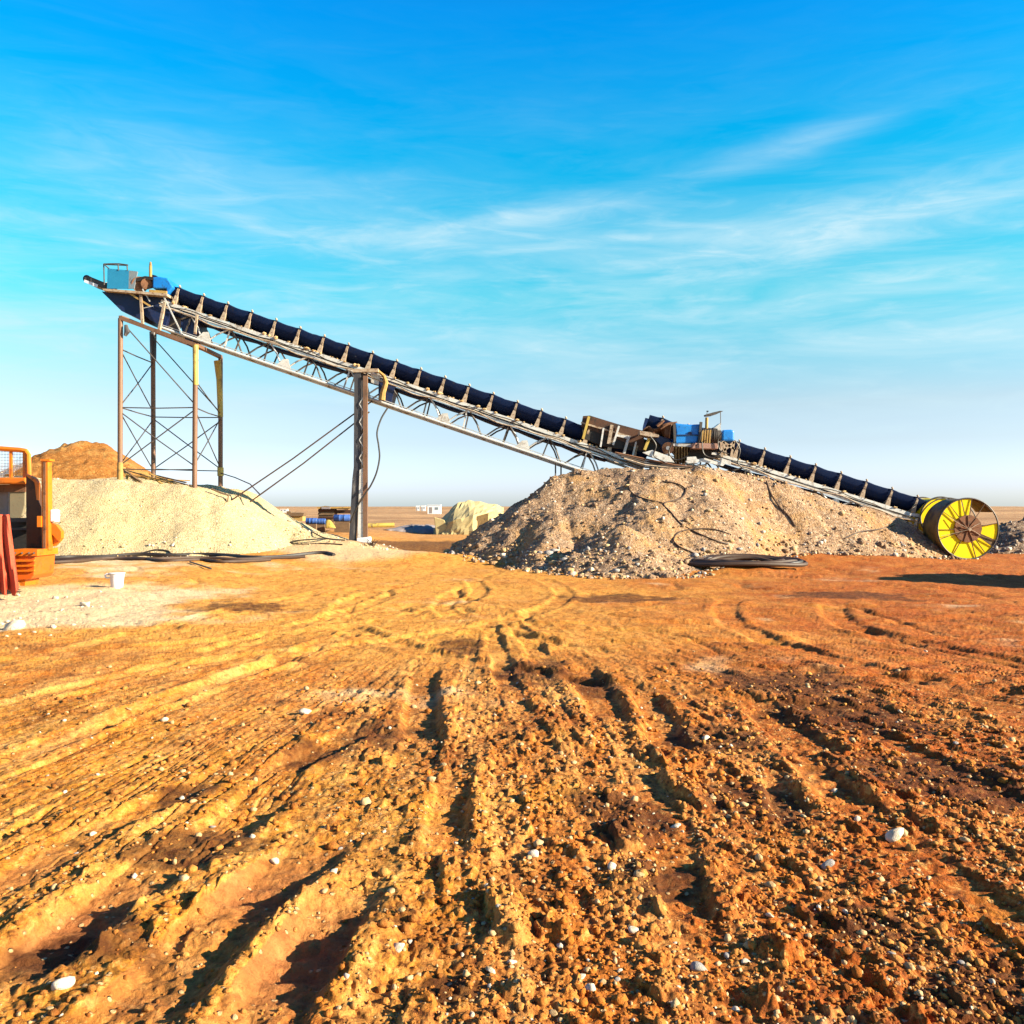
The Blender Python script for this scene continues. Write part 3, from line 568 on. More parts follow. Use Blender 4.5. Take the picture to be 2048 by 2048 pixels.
def _ico():
    bm_t = (1+5**.5)/2; vs = [(-1, bm_t, 0), (1, bm_t, 0), (-1, -bm_t, 0), (1, -bm_t, 0), (0, -1, bm_t), (0, 1, bm_t), (0, -1, -bm_t), (0, 1, -bm_t), (bm_t, 0, -1), (bm_t, 0, 1), (-bm_t, 0, -1), (-bm_t, 0, 1)]
    fs = [(0, 11, 5), (0, 5, 1), (0, 1, 7), (0, 7, 10), (0, 10, 11), (1, 5, 9), (5, 11, 4), (11, 10, 2), (10, 7, 6), (7, 1, 8), (3, 9, 4), (3, 4, 2), (3, 2, 6), (3, 6, 8), (3, 8, 9), (4, 9, 5), (2, 4, 11), (6, 2, 10), (8, 6, 7), (9, 8, 1)]
    return [Vector(v).normalized() for v in vs], fs
ICO_V, ICO_F = _ico()
def ico(mb, c, r, rnd):
    s = (rnd.uniform(.7, 1.4), rnd.uniform(.7, 1.4), rnd.uniform(.5, .9))
    mb.add([Vector((c[0]+v.x*r*s[0]*rnd.uniform(.8, 1.15), c[1]+v.y*r*s[1]*rnd.uniform(.8, 1.15), c[2]+v.z*r*s[2]*rnd.uniform(.8, 1.15))) for v in ICO_V], ICO_F)

def curve_pts(pts, n=6):
    out = []; m = len(pts)
    for i in range(m-1):
        p0, p1, p2, p3 = (pts[max(i-1, 0)], pts[i], pts[i+1], pts[min(i+2, m-1)])
        for j in range(n):
            t = j/n; out.append(.5*((2*p1)+(p2-p0)*t+(2*p0-5*p1+4*p2-p3)*t*t+(3*p1-p0-3*p2+p3)*t**3))
    out.append(pts[-1]); return out
YN = 31.9
up = thing('belt_conveyor', 'long inclined truss belt conveyor climbing to the braced tower', 'conveyor', P(1290, 930, 32.5))
Q1, L1, S1 = conveyor(up, (1300, 896), (335, 568), YN, 1.15, 20, 1.56, 1.45, 1.3, 5)
# head end
hb = MB(); hb.pprism([(205, 577), (264, 581), (334, 587), (334, 592), (264, 586), (206, 581)], 31.5, 2.0); obj('head_platform', hb, M['tan'], up)
hb = MB(); hb.pprism([(203, 583), (245, 586), (284, 590), (284, 640), (243, 622)], 31.75, 1.5); obj('discharge_chute', hb, M['navy'], up)
hb = MB(); hb.pprism([(283, 590), (333, 594), (346, 610), (330, 655), (300, 640), (283, 625)], 31.85, 1.3); obj('drive_panel', hb, M['navy'], up)
hb = MB(); hb.pprism([(362, 618), (398, 630), (396, 662), (374, 690), (362, 655)], 31.95, .9); obj('drive_panel', hb, M['navy'], up)
hb = MB(); hb.pprism([(168, 553), (175, 551), (212, 566), (212, 578), (206, 577), (167, 562)], 31.9, 1.1); hd = obj('head_frame', hb, M['darksteel'], up, bevel=.03)
k = MB(); k.pprism([(169, 559), (196, 569), (194, 575), (168, 564)], 31.87, .025); obj('side_plate', k, M['plastic'], hd)
k = MB(); a = P(173, 557, 31.95); k.cyl(a, a+Vector((0, 1.0, 0)), .13); obj('head_pulley', k, M['belt'], up, True)
k = MB(); k.pprism([(215, 537), (258, 541), (257, 577), (214, 577)], 31.7, .03); gb = obj('guard_panel', k, M['mesh'], up)
k = MB(); k.pprism([(258, 541), (275, 543), (268, 577), (257, 577)], 31.7, .05); obj('end_panel', k, M['greypanel'], gb)
k = MB(); k.pprism([(217, 537), (270, 542), (268, 577), (216, 577)], 33.2, .04); obj('guard_panel', k, M['teal'], up)
k = MB()
for i in range(24): ico(k, P(random.uniform(218, 256), random.uniform(562, 576), random.uniform(31.8, 32.6)), random.uniform(.04, .12), random)
o = obj('rubble', k, M['stone grey'], up); o['kind'] = 'stuff'
rl = MB(); rl.tube([P(207, 528, 31.65), P(222, 527.5, 31.7), P(238, 527.5, 31.7), P(256, 530, 31.7)], .022, 6); rl.tube([P(207, 528, 31.65), P(218, 537, 31.7)], .02, 6); rail = obj('railing', rl, M['darksteel'], up, True)
for x, a, b in ((208.5, 528, 570), (237, 527, 541), (255, 530, 541)):
    k = MB(); k.tube([P(x-1, a, 31.7), P(x, b, 31.7)], .022, 6); obj('post', k, M['darksteel'], rail, True)
rl = MB(); rl.tube([P(209, 529, 33.3), P(256, 531, 33.3)], .02, 6); obj('railing', rl, M['darksteel'], up, True)
k = MB(); k.cyl(P(280, 569, 31.8), P(280, 569, 33.0), .28); dr = obj('drive_drum', k, M['rust'], up, True)
k = MB(); k.cyl(P(293, 568, 31.75), P(293, 568, 31.95), .19, .19); obj('drum_flange', k, M['rust'], dr, True)
k = MB(); k.pprism([(272, 556), (290, 552), (306, 554), (306, 560), (290, 559), (273, 563)], 31.7, 1.1); obj('drum_cover', k, M['black'], dr)
k = MB(); k.tube([P(301, 557, 31.8), P(301, 533, 31.8), P(301, 524, 31.8)], [.055, .055, .03], 8); obj('vent_post', k, M['plank'], up, True)
k = MB(); k.pprism([(305, 554), (318, 553), (335, 556), (346, 574), (333, 590), (332, 577), (305, 577)], 31.7, 1.2); obj('motor_hood', k, M['blue'], up, bevel=.04)
k = MB(); k.pprism([(298, 579), (333, 582), (331, 588), (298, 585)], 31.6, .5); obj('motor_bed', k, M['plank'], up)
k = MB(); k.pprism([(304, 549), (312, 551), (315, 556), (304, 556)], 31.9, .5); obj('belt_cover', k, M['navy'], up)
for a, b, r, mt in (((282, 590), (285, 648), .07, 'tan'), ((330, 604), (318, 662), .075, 'tan'), ((394, 630), (390, 668), .06, 'tan'), ((258, 586), (300, 612), .05, 'plank'), ((326, 590), (364, 668), .035, 'steel'), ((285, 578), (300, 603), .03, 'steel'), ((306, 612), (284, 617), .02, 'steel')):
    k = MB(); k.beam(P(a[0], a[1], 31.6), P(b[0], b[1], 31.62), r*1.25, r*1.25); obj('strut', k, M[mt], up)
# loading skirt at the tail
sk = MB(); sk.pprism([(1166, 832), (1180, 831), (1235, 848), (1288, 862), (1288, 905), (1240, 880), (1162, 853)], 31.82, .04); skirt = obj('skirt_board', sk, M['cabbrown'], up)
sk = MB(); sk.pprism([(1164, 848), (1240, 868), (1290, 880), (1290, 905), (1205, 892), (1166, 876)], 31.84, .9); obj('loading_box', sk, M['black'], up)
sk = MB(); sk.beam(P(1162, 845, 31.78), P(1262, 874, 31.78), .05, .06); obj('rub_rail', sk, M['tan'], skirt)
for a, b, c, mt, w in ((1178, 833, 1166, 'yellowpost', .09), (1207, 856, 1201, 'white', .06), (1224, 850, 1217, 'tan', .12), (1238, 852, 1226, 'white', .07), (1258, 872, 1247, 'white', .09), (1272, 884, 1263, 'white', .06)):
    k = MB(); k.beam(P(a, b, 31.74), P(c, b+45 if b < 840 else b+38, 31.74), w, w); obj('skirt_bracket', k, M[mt], skirt)
k = MB(); k.pprism([(1232, 868), (1258, 872), (1257, 878), (1231, 872)], 31.74, .05); obj('skirt_clip', k, M['white'], skirt)
# plates and cable clutter along the lower truss
k = MB(); k.pprism([(741, 745), (760, 750), (757, 770), (742, 765)], 31.75, .03); obj('sheet_patch', k, M['white'], up)
k = MB(); k.pprism([(757, 742), (775, 750), (790, 775), (780, 812), (757, 800)], 31.85, .9); obj('junction_box', k, M['navy'], up)
k = MB(); k.tube([P(755, 741, 31.7), P(768, 752, 31.7), P(772, 765, 31.7), P(766, 785, 31.7), P(764, 800, 31.7)], [.05, .06, .09, .10, .12], 8); obj('hanging_rag', k, M['plank'], up, True)
for x0, x1 in ((1111, 1111), (1122, 1122)):
    k = MB(); k.tube([P(x0, 925, 32), P(x1, 948, 32), P(x1-1, 962, 32)], .03, 6); obj('drop_leg', k, M['darksteel'], up, True)

dn = thing('belt_conveyor', 'lower inclined belt conveyor half buried in the gravel heap, running down to the yellow drum', 'conveyor', P(1850, 1040, 32.5))
Q2, L2, S2 = conveyor(dn, (1860, 1003), (1300, 829), YN+.05, 1.1, 11, 1.30, 1.45, .5, 9)
k = MB(); k.cyl(Vector((15.35, 31.75, 1.40)), Vector((15.35, 33.15, 1.40)), .70, .70, 40); tp = obj('tail_pulley', k, M['yellow'], dn, True)
for yy in (31.72, 33.16):
    k = MB(); pts = [Vector((15.35+.74*math.cos(t), yy, 1.40+.74*math.sin(t))) for t in [2*math.pi*i/40 for i in range(41)]]; k.tube(pts, .03, 6); obj('rim', k, M['darksteel'], tp, True)
k = MB(); k.cyl((15.35, 31.4, 1.40), (15.35, 33.4, 1.40), .09); obj('axle', k, M['darksteel'], tp, True)
for v in (31.9, 33.1):
    k = MB(); k.beam(Vector((14.2, v, 1.5)), Vector((15.35, v, 1.40)), .08, .14); k.beam(Vector((14.6, v, 1.5)), Vector((14.4, v, .7)), .07, .07); obj('tail_frame', k, M['white'], dn)

# transfer drive standing between the two conveyors
tr = thing('drive_station', 'blue covered drive station with motors standing where the two conveyors meet', 'drive unit', P(1395, 920, 32))
k = MB(); k.pprism([(1349, 846), (1366, 848), (1384, 849), (1403, 848), (1398, 870), (1395, 886), (1348, 887), (1352, 866)], 31.3, 1.3); bx = obj('blue_housing', k, M['blue'], tr, bevel=.05)
k = MB(); k.beam(P(1354, 870, 31.28), P(1398, 870, 31.28), .03, .03); k.cyl(P(1380, 867, 31.26), P(1380, 867, 31.32), .07); obj('seam', k, M['navy'], bx)
for x in (1348, 1402):
    k = MB(); k.beam(P(x, 844, 31.26), P(x-(4 if x > 1400 else -2), 889, 31.26), .09, .09); obj('housing_strap', k, M['darksteel'], tr)
k = MB()
for i in range(9):
    a = P(1404+i*3.4, 872, 31.5); k.cyl(a, a+Vector((.035, 0, 0)), .30-.01*(i % 3))
k.cyl(P(1403, 872, 31.5), P(1440, 872, 31.5), .22); obj('finned_motor', k, M['darksteel'], tr, True)
for i in range(4):
    k = MB(); k.beam(P(1406+i*5, 860, 31.15), P(1404+i*5, 886, 31.15), .05, .04); obj('motor_clamp', k, M['plank'], tr)
k = MB(); k.pprism([(1422, 862), (1428, 856), (1441, 846), (1443, 884), (1424, 886)], 31.4, .5); obj('drive_guard', k, M['steel'], tr)
k = MB(); k.pprism([(1444, 862), (1448, 859.5), (1462, 859), (1469, 861), (1469, 882), (1444, 882)], 31.35, .7); obj('gear_motor', k, M['blue'], tr, bevel=.06)
k = MB(); k.tube([P(1413, 858, 31.4), P(1413.5, 835, 31.4)], .055, 8); pst = obj('light_mast', k, M['plank'], tr, True)
k = MB(); k.pprism([(1411, 829), (1425, 825), (1440, 821.5), (1447, 822), (1436, 827), (1424, 831), (1412, 832)], 31.3, .3); obj('mast_bar', k, M['darksteel'], pst)
k = MB(); k.tube([P(1441, 824, 31.45), P(1441.5, 850, 31.45)], .015, 6); obj('mast_rod', k, M['darksteel'], pst)
k = MB(); ico(k, P(1415, 822.5, 31.4), .045, random); k.tube([P(1414.5, 823, 31.4), P(1413.5, 830, 31.4)], .01, 6); obj('lamp_knob', k, M['black'], pst)
k = MB(); k.pprism([(1347, 887), (1388, 888), (1388, 894), (1346, 892)], 31.2, 1.3); obj('bed_beam', k, M['steel'], tr)
k = MB(); k.pprism([(1386, 886), (1436, 887), (1436, 898), (1384, 897)], 31.0, .5); obj('bed_beam', k, M['pinkbeam'], tr, bevel=.02)
for a, b in (((1468, 882), (1462, 914)), ((1446, 882), (1452, 912)), ((1446, 884), (1468, 898)), ((1468, 884), (1446, 902)), ((1442, 884), (1444, 914))):
    k = MB(); k.beam(P(a[0], a[1], 31.3), P(b[0], b[1], 31.3), .08, .08); obj('stand_leg', k, M['tan'], tr)
cm = MB(); rows = []
for i in range(9):
    q = i/8; xx = 1281+q*66; top = (866, 856, 851, 856, 858, 849, 846, 844, 843)[i]; bot = (871, 866, 866, 867, 870, 873, 874, 876, 878)[i]
    rows.append([P(xx+random.uniform(-1, 1), top+(bot-top)*j/4+random.uniform(-1.5, 1.5), 31.3+.25*j/4*(1+math.sin(i*1.7))) for j in range(5)])
cm.grid(rows); obj('torn_canvas', cm, M['cabbrown'], tr, True, 0, .03)
k = MB(); k.tube([P(1321, 858, 31.2), P(1328, 852, 31.2), P(1336, 848, 31.2), P(1354, 844, 31.2)], [.03, .06, .05, .02], 6); k.tube([P(1314, 852, 31.25), P(1322, 846, 31.25), P(1328, 841, 31.25)], [.05, .06, .04], 6); obj('canvas_flap', k, M['rust'], tr, True)
k = MB(); k.pprism([(1280, 862), (1300, 864), (1318, 870), (1318, 874), (1298, 873), (1280, 869)], 31.1, .5); obj('hood_lip', k, M['tan'], tr)
k = MB(); k.pprism([(1304, 873), (1320, 872), (1338, 878), (1342, 905), (1324, 906), (1322, 890)], 31.45, .9); obj('side_cover', k, M['navy'], tr)
k = MB(); k.cyl(P(1336, 896, 31.2), P(1336, 896, 31.5), .21); pl_ = obj('pulley', k, M['rust'], tr, True)
k = MB(); k.cyl(P(1336, 896, 31.16), P(1336, 896, 31.2), .07); obj('pulley_hub', k, M['steel'], pl_, True)
k = MB(); k.beam(P(1298, 877, 31.35), P(1289, 900, 31.35), .10, .10); obj('chute_prop', k, M['yellowpost'], tr)
k = MB(); k.pprism([(1300, 880), (1322, 878), (1324, 904), (1292, 902)], 31.6, .7); obj('chute_opening', k, M['black'], tr)
k = MB(); rows = []
for i in range(17):
    x = 1348+i*1.7; rows.append([P(x+random.uniform(-.5, .5), 894+j*8+(random.uniform(-3, 3) if j == 4 else 0), 31.25+.10*math.sin(i*1.9)+.04*j) for j in range(5)])
k.grid(rows); obj('sacking_curtain', k, M['straw'], tr, False, 0, .02)
for q in (((1285, 905), (1305, 900), (1340, 913), (1349, 925), (1322, 922)), ((1374, 914), (1392, 913), (1394, 918), (1374, 921)), ((1370, 922), (1410, 916), (1450, 928), (1446, 932), (1408, 924), (1374, 927)), ((1424, 905), (1434, 905), (1434, 910), (1423, 909)), ((1442, 916), (1462, 922), (1462, 930), (1440, 925))):
    k = MB(); k.pprism(q, 31.15, .06); obj('belt_plate', k, M['white'], tr)
for pts, r in (([(1345, 885), (1338, 905), (1352, 920), (1376, 912)], .025), ([(1404, 884), (1408, 908), (1428, 915), (1446, 900)], .022), ([(1470, 880), (1480, 900), (1476, 925), (1490, 940)], .022), ([(1300, 872), (1312, 890), (1308, 912), (1330, 925)], .025), ([(1413, 856), (1404, 862), (1400, 880), (1392, 892)], .018), ([(1444, 866), (1436, 880), (1440, 900), (1458, 908)], .02)):
    k = MB(); k.tube(curve_pts([P(a, b, 30.95) for a, b in pts]), r, 6); obj('wiring', k, M['hose'], tr, True)
k = MB(); k.pprism([(1380, 898), (1436, 900), (1442, 915), (1400, 918), (1376, 912)], 31.5, 1.2); obj('under_frame', k, M['black'], tr)
for j in range(5):
    k = MB(); k.tube([P(1230+j*6, 905+j*4, 31.1-.04*j), P(1290, 918+j*4, 31.05), P(1350, 930+j*2, 31.0), P(1410, 936+j*1.5-j*3, 31.0)], .035, 6); obj('loose_belt_strip', k, M[('rust', 'hosebrown', 'darksteel', 'tan', 'hose')[j]], tr, True)

# ------------------------------------------------------------------ braced tower
tw = thing('support_tower', 'four legged braced tube tower carrying the high end of the conveyor', 'support tower', (-12.7, 32.5, 2.4))
YF, YB = 31.15, 33.9
legs = {'a': (P(241, 637, YF), P(240, 985, YF)), 'c': (P(391, 690, YF), P(389, 1000, YF)), 'b': (P(306, 664, YB), P(307, 985, YB)), 'd': (P(441, 714, YB), P(441, 1000, YB))}
for key, (a, b) in legs.items():
    k = MB(); k.cyl(a, b, .085, .088, 14); lg = obj('leg', k, M['rustpost'], tw, True)
    if key == 'c': s = MB(); s.cyl(P(391, 690, YF-.001), P(391.5, 770, YF-.001), .098, .09, 14); obj('yellow_sleeve', s, M['yellowpost'], lg, True)
    if key == 'd': s = MB(); s.tube([P(436, 722, YB), P(439, 760, YB), P(441, 834, YB)], [.16, .12, .10], 12); obj('yellow_sleeve', s, M['yellowpost'], lg, True)
    if key == 'a': s = MB(); s.cyl(P(240.5, 925, YF), P(240, 975, YF), .10, .11, 14); obj('yellow_sleeve', s, M['plank'], lg, True)
    if key == 'b': s = MB(); s.cyl(P(306, 664, YB), P(306.5, 720, YB), .13, .11, 14); obj('dark_sleeve', s, M['postgrey'], lg, True)
    if key == 'd': s = MB(); s.cyl(P(441, 935, YB), P(441, 952, YB), .12, .12, 12); obj('collar', s, M['yellowpost'], lg, True)
YF_, YB_ = YF, YB
def rod(a, b, r=.022):
    k = MB(); A = P(*a); B = P(*b); m = (A+B)/2-Vector((0, 0, .03*random.random())); k.tube([A, m, B], r, 6); obj('brace', k, M['darksteel'], tw, True)
for a, b in (((241, 815, YF), (390, 815, YF)), ((241, 938, YF), (390, 939, YF)), ((307, 834, YB), (441, 835, YB)), ((307, 938, YB), (441, 942, YB)), ((241, 815, YF), (307, 834, YB)), ((390, 815, YF), (441, 834, YB)),
             ((251, 652, YF), (389, 808, YF)), ((241, 824, YF), (389, 932, YF)), ((241, 930, YF), (389, 820, YF)), ((307, 676, YB), (441, 826, YB)), ((307, 838, YB), (441, 938, YB)), ((307, 938, YB), (441, 842, YB)),
             ((241, 698, YF), (306, 726, YB)), ((241, 700, YF), (307, 825, YB)), ((306, 726, YB), (245, 806, YF)), ((241, 826, YF), (304, 936, YB)), ((243, 925, YF), (306, 840, YB)), ((390, 820, YF), (440, 935, YB)), ((390, 928, YF), (440, 838, YB)), ((390, 760, YF), (441, 828, YB))):
    rod(a, b)
for a, b, w in (((241, 636, YF), (391, 690, YF), .16), ((306, 662, YB), (441, 712, YB), .14), ((241, 634, YF), (306, 660, YB), .13), ((391, 690, YF), (441, 714, YB), .15)):
    k = MB(); k.beam(P(*a), P(*b), w, w*.8); obj('cap_beam', k, M['rustpost'], tw)
k = MB(); k.tube([P(252, 650, YF-.05), P(254, 664, YF-.05), P(250, 672, YF-.05)], [.06, .10, .05], 8); obj('pulley_block', k, M['postgrey'], tw, True)
# planks dumped round the tower feet
grp = 'loose planks dumped at the tower foot'
pr = random.Random(4)
lab = ('yellowish loose plank lying among the tangle at the tower foot')
for i, (a, b) in enumerate((((246, 935), (292, 972)), ((248, 940), (280, 968)), ((250, 945), (330, 962)), ((262, 948), (345, 968)), ((300, 945), (372, 966)), ((306, 952), (334, 976)), ((312, 950), (360, 972)), ((290, 955), (380, 962)), ((330, 955), (390, 975)), ((256, 938), (300, 955)), ((340, 962), (300, 948)), ((248, 932), (258, 968)))):
    k = MB(); A = P(a[0], a[1]+3, 31.6+pr.random()*1.2); B = P(b[0], b[1]-1, 31.1+pr.random()*1.2); k.beam(A, B, .09, .04); o = obj('plank', k, M['plank'] if i % 4 else M['wood'], loc=A); tag(o, lab, 'plank', grp)

# ------------------------------------------------------------------ lattice column and its stays
pc = thing('support_column', 'single weathered steel column propping the middle of the long conveyor', 'support column', P(716, 1078, 31.6))
def colleg(name, pts, r, mat, Y, parent):
    k = MB()
    for (x0, y0), (x1, y1) in zip(pts[:-1], pts[1:]): k.beam(P(x0, y0, Y), P(x1, y1, Y), r*2, r*2, (0, 1, 0))
    return obj(name, k, mat, parent)
colleg('leg', [(716, 744), (715, 935), (712, 960), (705, 1088)], .115, M['postgrey'], 31.55, pc)
colleg('leg', [(731, 752), (731, 950), (731, 1090)], .075, M['rustpost'], 31.45, pc)
k = MB(); k.pprism([(716, 744), (734, 748), (733, 940), (727, 1076), (714, 1080), (719, 960)], 31.66, .05); obj('web_plate', k, M['postgrey'], pc)
k = MB(); k.pprism([(719, 940), (727, 935), (727, 1075), (715, 1078)], 31.40, .04); obj('white_strip', k, M['white'], pc)
for i in range(9):
    y = 790+i*18; k = MB(); x0, x1 = (719, 729) if i % 2 else (729, 719); k.beam(P(x0, y, 31.42), P(x1, y+18, 31.42), .05, .03); obj('lacing_bar', k, M['steel'], pc)
k = MB(); k.pprism([(713, 1076), (738, 1074), (740, 1090), (712, 1092)], 31.3, .5); obj('footing', k, M['cabin'], pc, bevel=.03)
k = MB(); k.beam(P(706, 742, 31.5), P(757, 741, 31.5), .2, .12); obj('head_plate', k, M['tan'], pc)
gs = 'stay rods bracing the middle column'
for n_, (a, b, c, lb) in enumerate((((712, 825), (455, 1006), 30.9, 'upper thin stay rod running from the middle column down to the cream gravel'), ((712, 844), (500, 1004), 31.0, 'lower thin stay rod running from the middle column down to the cream gravel'))):
    k = MB(); A = P(a[0], a[1], 31.75); B = P(b[0], b[1], c); k.tube([A+(A-B)*.13, A, (A+B)/2-Vector((0, 0, .06)), B], .028, 6); o = obj('stay_rod', k, M['hosebrown'], loc=A, smooth=True); tag(o, lb, 'stay rod', gs)
k = MB(); k.tube([P(441, 946, 33.8), P(470, 955, 33), P(500, 968, 32), P(519, 988, 31.2)], .02, 6); o = obj('cable', k, M['hosebrown'], loc=P(441, 946, 33.8), smooth=True); tag(o, 'thin brown cable sagging from the tower foot to the stay rod', 'cable')
k = MB(); k.tube([P(423, 978, 30.9), P(440, 985, 30.85), P(457, 991, 30.8), P(455, 1004, 30.7)], .03, 6); o = obj('anchor_bar', k, M['wood'], loc=P(423, 978, 30.9), smooth=True); tag(o, 'bent dark anchor bar stuck in the cream gravel where a stay rod ends', 'anchor bar')
def hose(name, label, cat, pix, r, mat='hose', group=None):
    pts = curve_pts([P(*q) for q in pix]); k = MB(); k.tube(pts, r, 7); o = obj(name, k, M[mat], loc=pts[0], smooth=True); return tag(o, label, cat, group)
hose('hanging_cable', 'black cable hanging from the truss and wound down the middle column', 'cable', [(775, 816, 31.6), (762, 838, 31.5), (754, 865, 31.4), (757, 890, 31.4), (759, 915, 31.4), (753, 945, 31.35), (742, 970, 31.3), (732, 985, 31.25), (715, 1012, 31.2), (700, 1046, 31.3)], .03)
# hoses at the foot of the cream bank
def lay(px, py, lift=.03):
    """the point of the bank or the dirt seen at this spot of the photograph"""
    ys = np.linspace(18.0, 34.0, 700); xs = (px-CX)/F*ys; zs = CAMZ-(py-HY)/F*ys
    hh = np.maximum(h_left(xs, ys), ground_h(xs, ys)); i = int(np.argmax(zs < hh)) if (zs < hh).any() else 699
    return Vector((xs[i], ys[i], hh[i]+lift))
def lay_hose(name, label, pix, r, mat, group=None, cat='hose'):
    pts = curve_pts([lay(a, b) for a, b in pix], 5); k = MB(); k.tube(pts, r, 7); o = obj(name, k, M[mat], loc=pts[0], smooth=True); tag(o, label, cat, group)
gh = 'black hoses lying along the foot of the cream gravel bank'
lay_hose('hose', 'thick black hose, topmost of the bundle along the cream gravel foot', [(60, 1124), (125, 1117), (200, 1116), (280, 1111), (340, 1113), (420, 1112), (500, 1117), (560, 1116), (640, 1108), (668, 1112)], .065, 'hose', gh)
lay_hose('hose', 'dark hose below the topmost one in the bundle along the gravel foot', [(60, 1130), (140, 1126), (220, 1121), (310, 1120), (400, 1118), (470, 1121), (540, 1119), (610, 1116)], .058, 'hosebrown', gh)
lay_hose('hose', 'brown hose lowest of the bundle, curling onto the dirt above the white bucket', [(80, 1122), (170, 1121), (260, 1118), (330, 1124), (400, 1122), (450, 1126), (540, 1122)], .05, 'hosebrown', gh)
lay_hose('hose', 'thin hose loop bulging upward out of the bundle on the cream gravel', [(280, 1110), (310, 1103), (335, 1104), (350, 1112), (420, 1109), (480, 1112)], .025, 'hose', gh)
lay_hose('wire', 'thin black wire loop on the gravel toe beside the middle column', [(700, 1078), (650, 1080), (585, 1085), (600, 1090), (650, 1089), (685, 1091)], .022, 'hose', None, 'wire')
lay_hose('wire', 'thin dark wire trailing down the slope of the cream bank', [(575, 1043), (605, 1055), (625, 1066), (650, 1078), (690, 1082)], .022, 'hose', None, 'wire')
lay_hose('wire', 'short dark stick of wire on bare dirt below the hose bundle', [(380, 1126), (405, 1134), (422, 1140)], .022, 'hose', None, 'wire')

# cables on the big heap
def surf(px, py, lift=.03):
    """walks along the sight direction on the heap until the surface is met, in world coordinates"""
    lo_, hi = 20.0, 33.0; ys = np.linspace(lo_, hi, 520); xs = (px-CX)/F*ys; zs = CAMZ-(py-HY)/F*ys
    hh = np.maximum(h_right(xs, ys), ground_base(xs, ys)); i = int(np.argmax(zs < hh)) if (zs < hh).any() else 519
    return Vector((xs[i], ys[i], hh[i]+lift))
def heap_cable(label, pix, r, mat='hosebrown'):
    pts = curve_pts([surf(a, b) for a, b in pix], 5); k = MB(); k.tube(pts, r, 7); o = obj('cable', k, M[mat], loc=pts[0], smooth=True); tag(o, label, 'cable', 'cables lying on the big gravel heap')
heap_cable('dark cable snaking from a loop near the top of the gravel heap to its toe', [(1325, 965), (1355, 970), (1371, 982), (1362, 998), (1328, 1009), (1340, 1025), (1362, 1050), (1395, 1069), (1430, 1083), (1456, 1090)], .024)
heap_cable('dark cable looped on the upper gravel slope beside the torn belt strips', [(1262, 950), (1258, 975), (1266, 990), (1290, 1000), (1325, 1008)], .024)
heap_cable('brown cable making a wide loop on the gravel above the coiled hose', [(1462, 1072), (1430, 1062), (1392, 1060), (1360, 1066), (1347, 1082), (1358, 1096), (1380, 1106), (1396, 1114)], .022)
heap_cable('dark cable running straight down the gravel below the lower conveyor', [(1533, 965), (1542, 990), (1560, 1018), (1578, 1035), (1590, 1056)], .026)
heap_cable('short thin cable on the gravel slope just before the yellow drum', [(1690, 1080), (1720, 1066), (1760, 1060), (1790, 1052)], .02)

# coil of flat belt / hose lying at the toe of the heap
cp = surf(1480, 1125, 0); cx, cy, cz = cp.x-.1, cp.y-.95, gz(cp.x, cp.y-.95)+.05
cc = thing('hose_coil', 'flattened coil of dark hose lying at the toe of the gravel heap', 'hose coil', (cx, cy, cz))
for j in range(7):
    k = MB(); rx = 1.66-.13*j+random.uniform(-.03, .03); ry = .85-.07*j; pts = [Vector((cx+random.uniform(-.02, .02)+rx*math.cos(t), cy+ry*math.sin(t), cz+.05+.02*(j % 3)+.025*math.sin(3*t+j*1.7)+max(0, math.sin(t))*.10)) for t in [2*math.pi*i/48 for i in range(49)]]
    k.tube(pts, .06, 8, False); obj('turn', k, M['hose'] if j % 3 == 1 else M['hosebrown'], cc, True)

# ------------------------------------------------------------------ yellow spoked drum at the tail
DX, DY, DZ, DR = 15.43, 30.0, 1.05, 1.03
dm = thing('spoked_drum', 'big bright yellow drum with dark spokes and rust brown hub', 'drum', (DX, 30.5, gz(DX, DY)))
def dp(r, a, y): return Vector((DX+r*math.cos(a), y, DZ+r*math.sin(a)))
k = MB(); k.tube([dp(DR, 2*math.pi*i/64, DY) for i in range(65)], .025, 8, False); obj('rim', k, M['darksteel'], dm, True)
k = MB(); k.tube([dp(DR*1.02, 2*math.pi*i/64, DY+1.15)-Vector((.12, 0, .0)) for i in range(65)], .022, 8, False); obj('rim', k, M['darksteel'], dm, True)
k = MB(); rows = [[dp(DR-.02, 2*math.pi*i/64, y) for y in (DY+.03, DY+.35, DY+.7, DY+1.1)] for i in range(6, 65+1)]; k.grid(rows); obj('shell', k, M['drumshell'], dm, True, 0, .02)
edges = [103, 128, 146, 182, 201, 240, 285, 305, 324, 337, 371, 416, 443, 463]   # panel edges in degrees
for a0, a1 in zip(edges[:-1], edges[1:]):
    mid = (a0+a1)/2
    if 371 <= mid <= 443: continue            # two open windows
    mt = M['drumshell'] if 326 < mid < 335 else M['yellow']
    k = MB(); n_ = 8; A0 = math.radians(a0+.6); A1 = math.radians(a1-.6)
    inner = [dp(.46, A0+(A1-A0)*i/n_, DY+.03) for i in range(n_+1)]; outer = [dp(DR-.015, A0+(A1-A0)*i/n_, DY+.01) for i in range(n_, -1, -1)]
    k.prism(inner+outer, (0, .02, 0)); obj('face_panel', k, mt, dm)
for a0 in edges[:-1]:
    k = MB(); a = math.radians(a0); k.beam(dp(.44, a, DY-.012), dp(DR, a, DY-.012), .02, .018); obj('spoke', k, M['cabbrown'], dm)
k = MB(); n_ = 14; k.prism([dp(.47, 2*math.pi*i/n_, DY-.02) for i in range(n_)], (0, .06, 0)); hubo = obj('hub', k, M['hub'], dm)
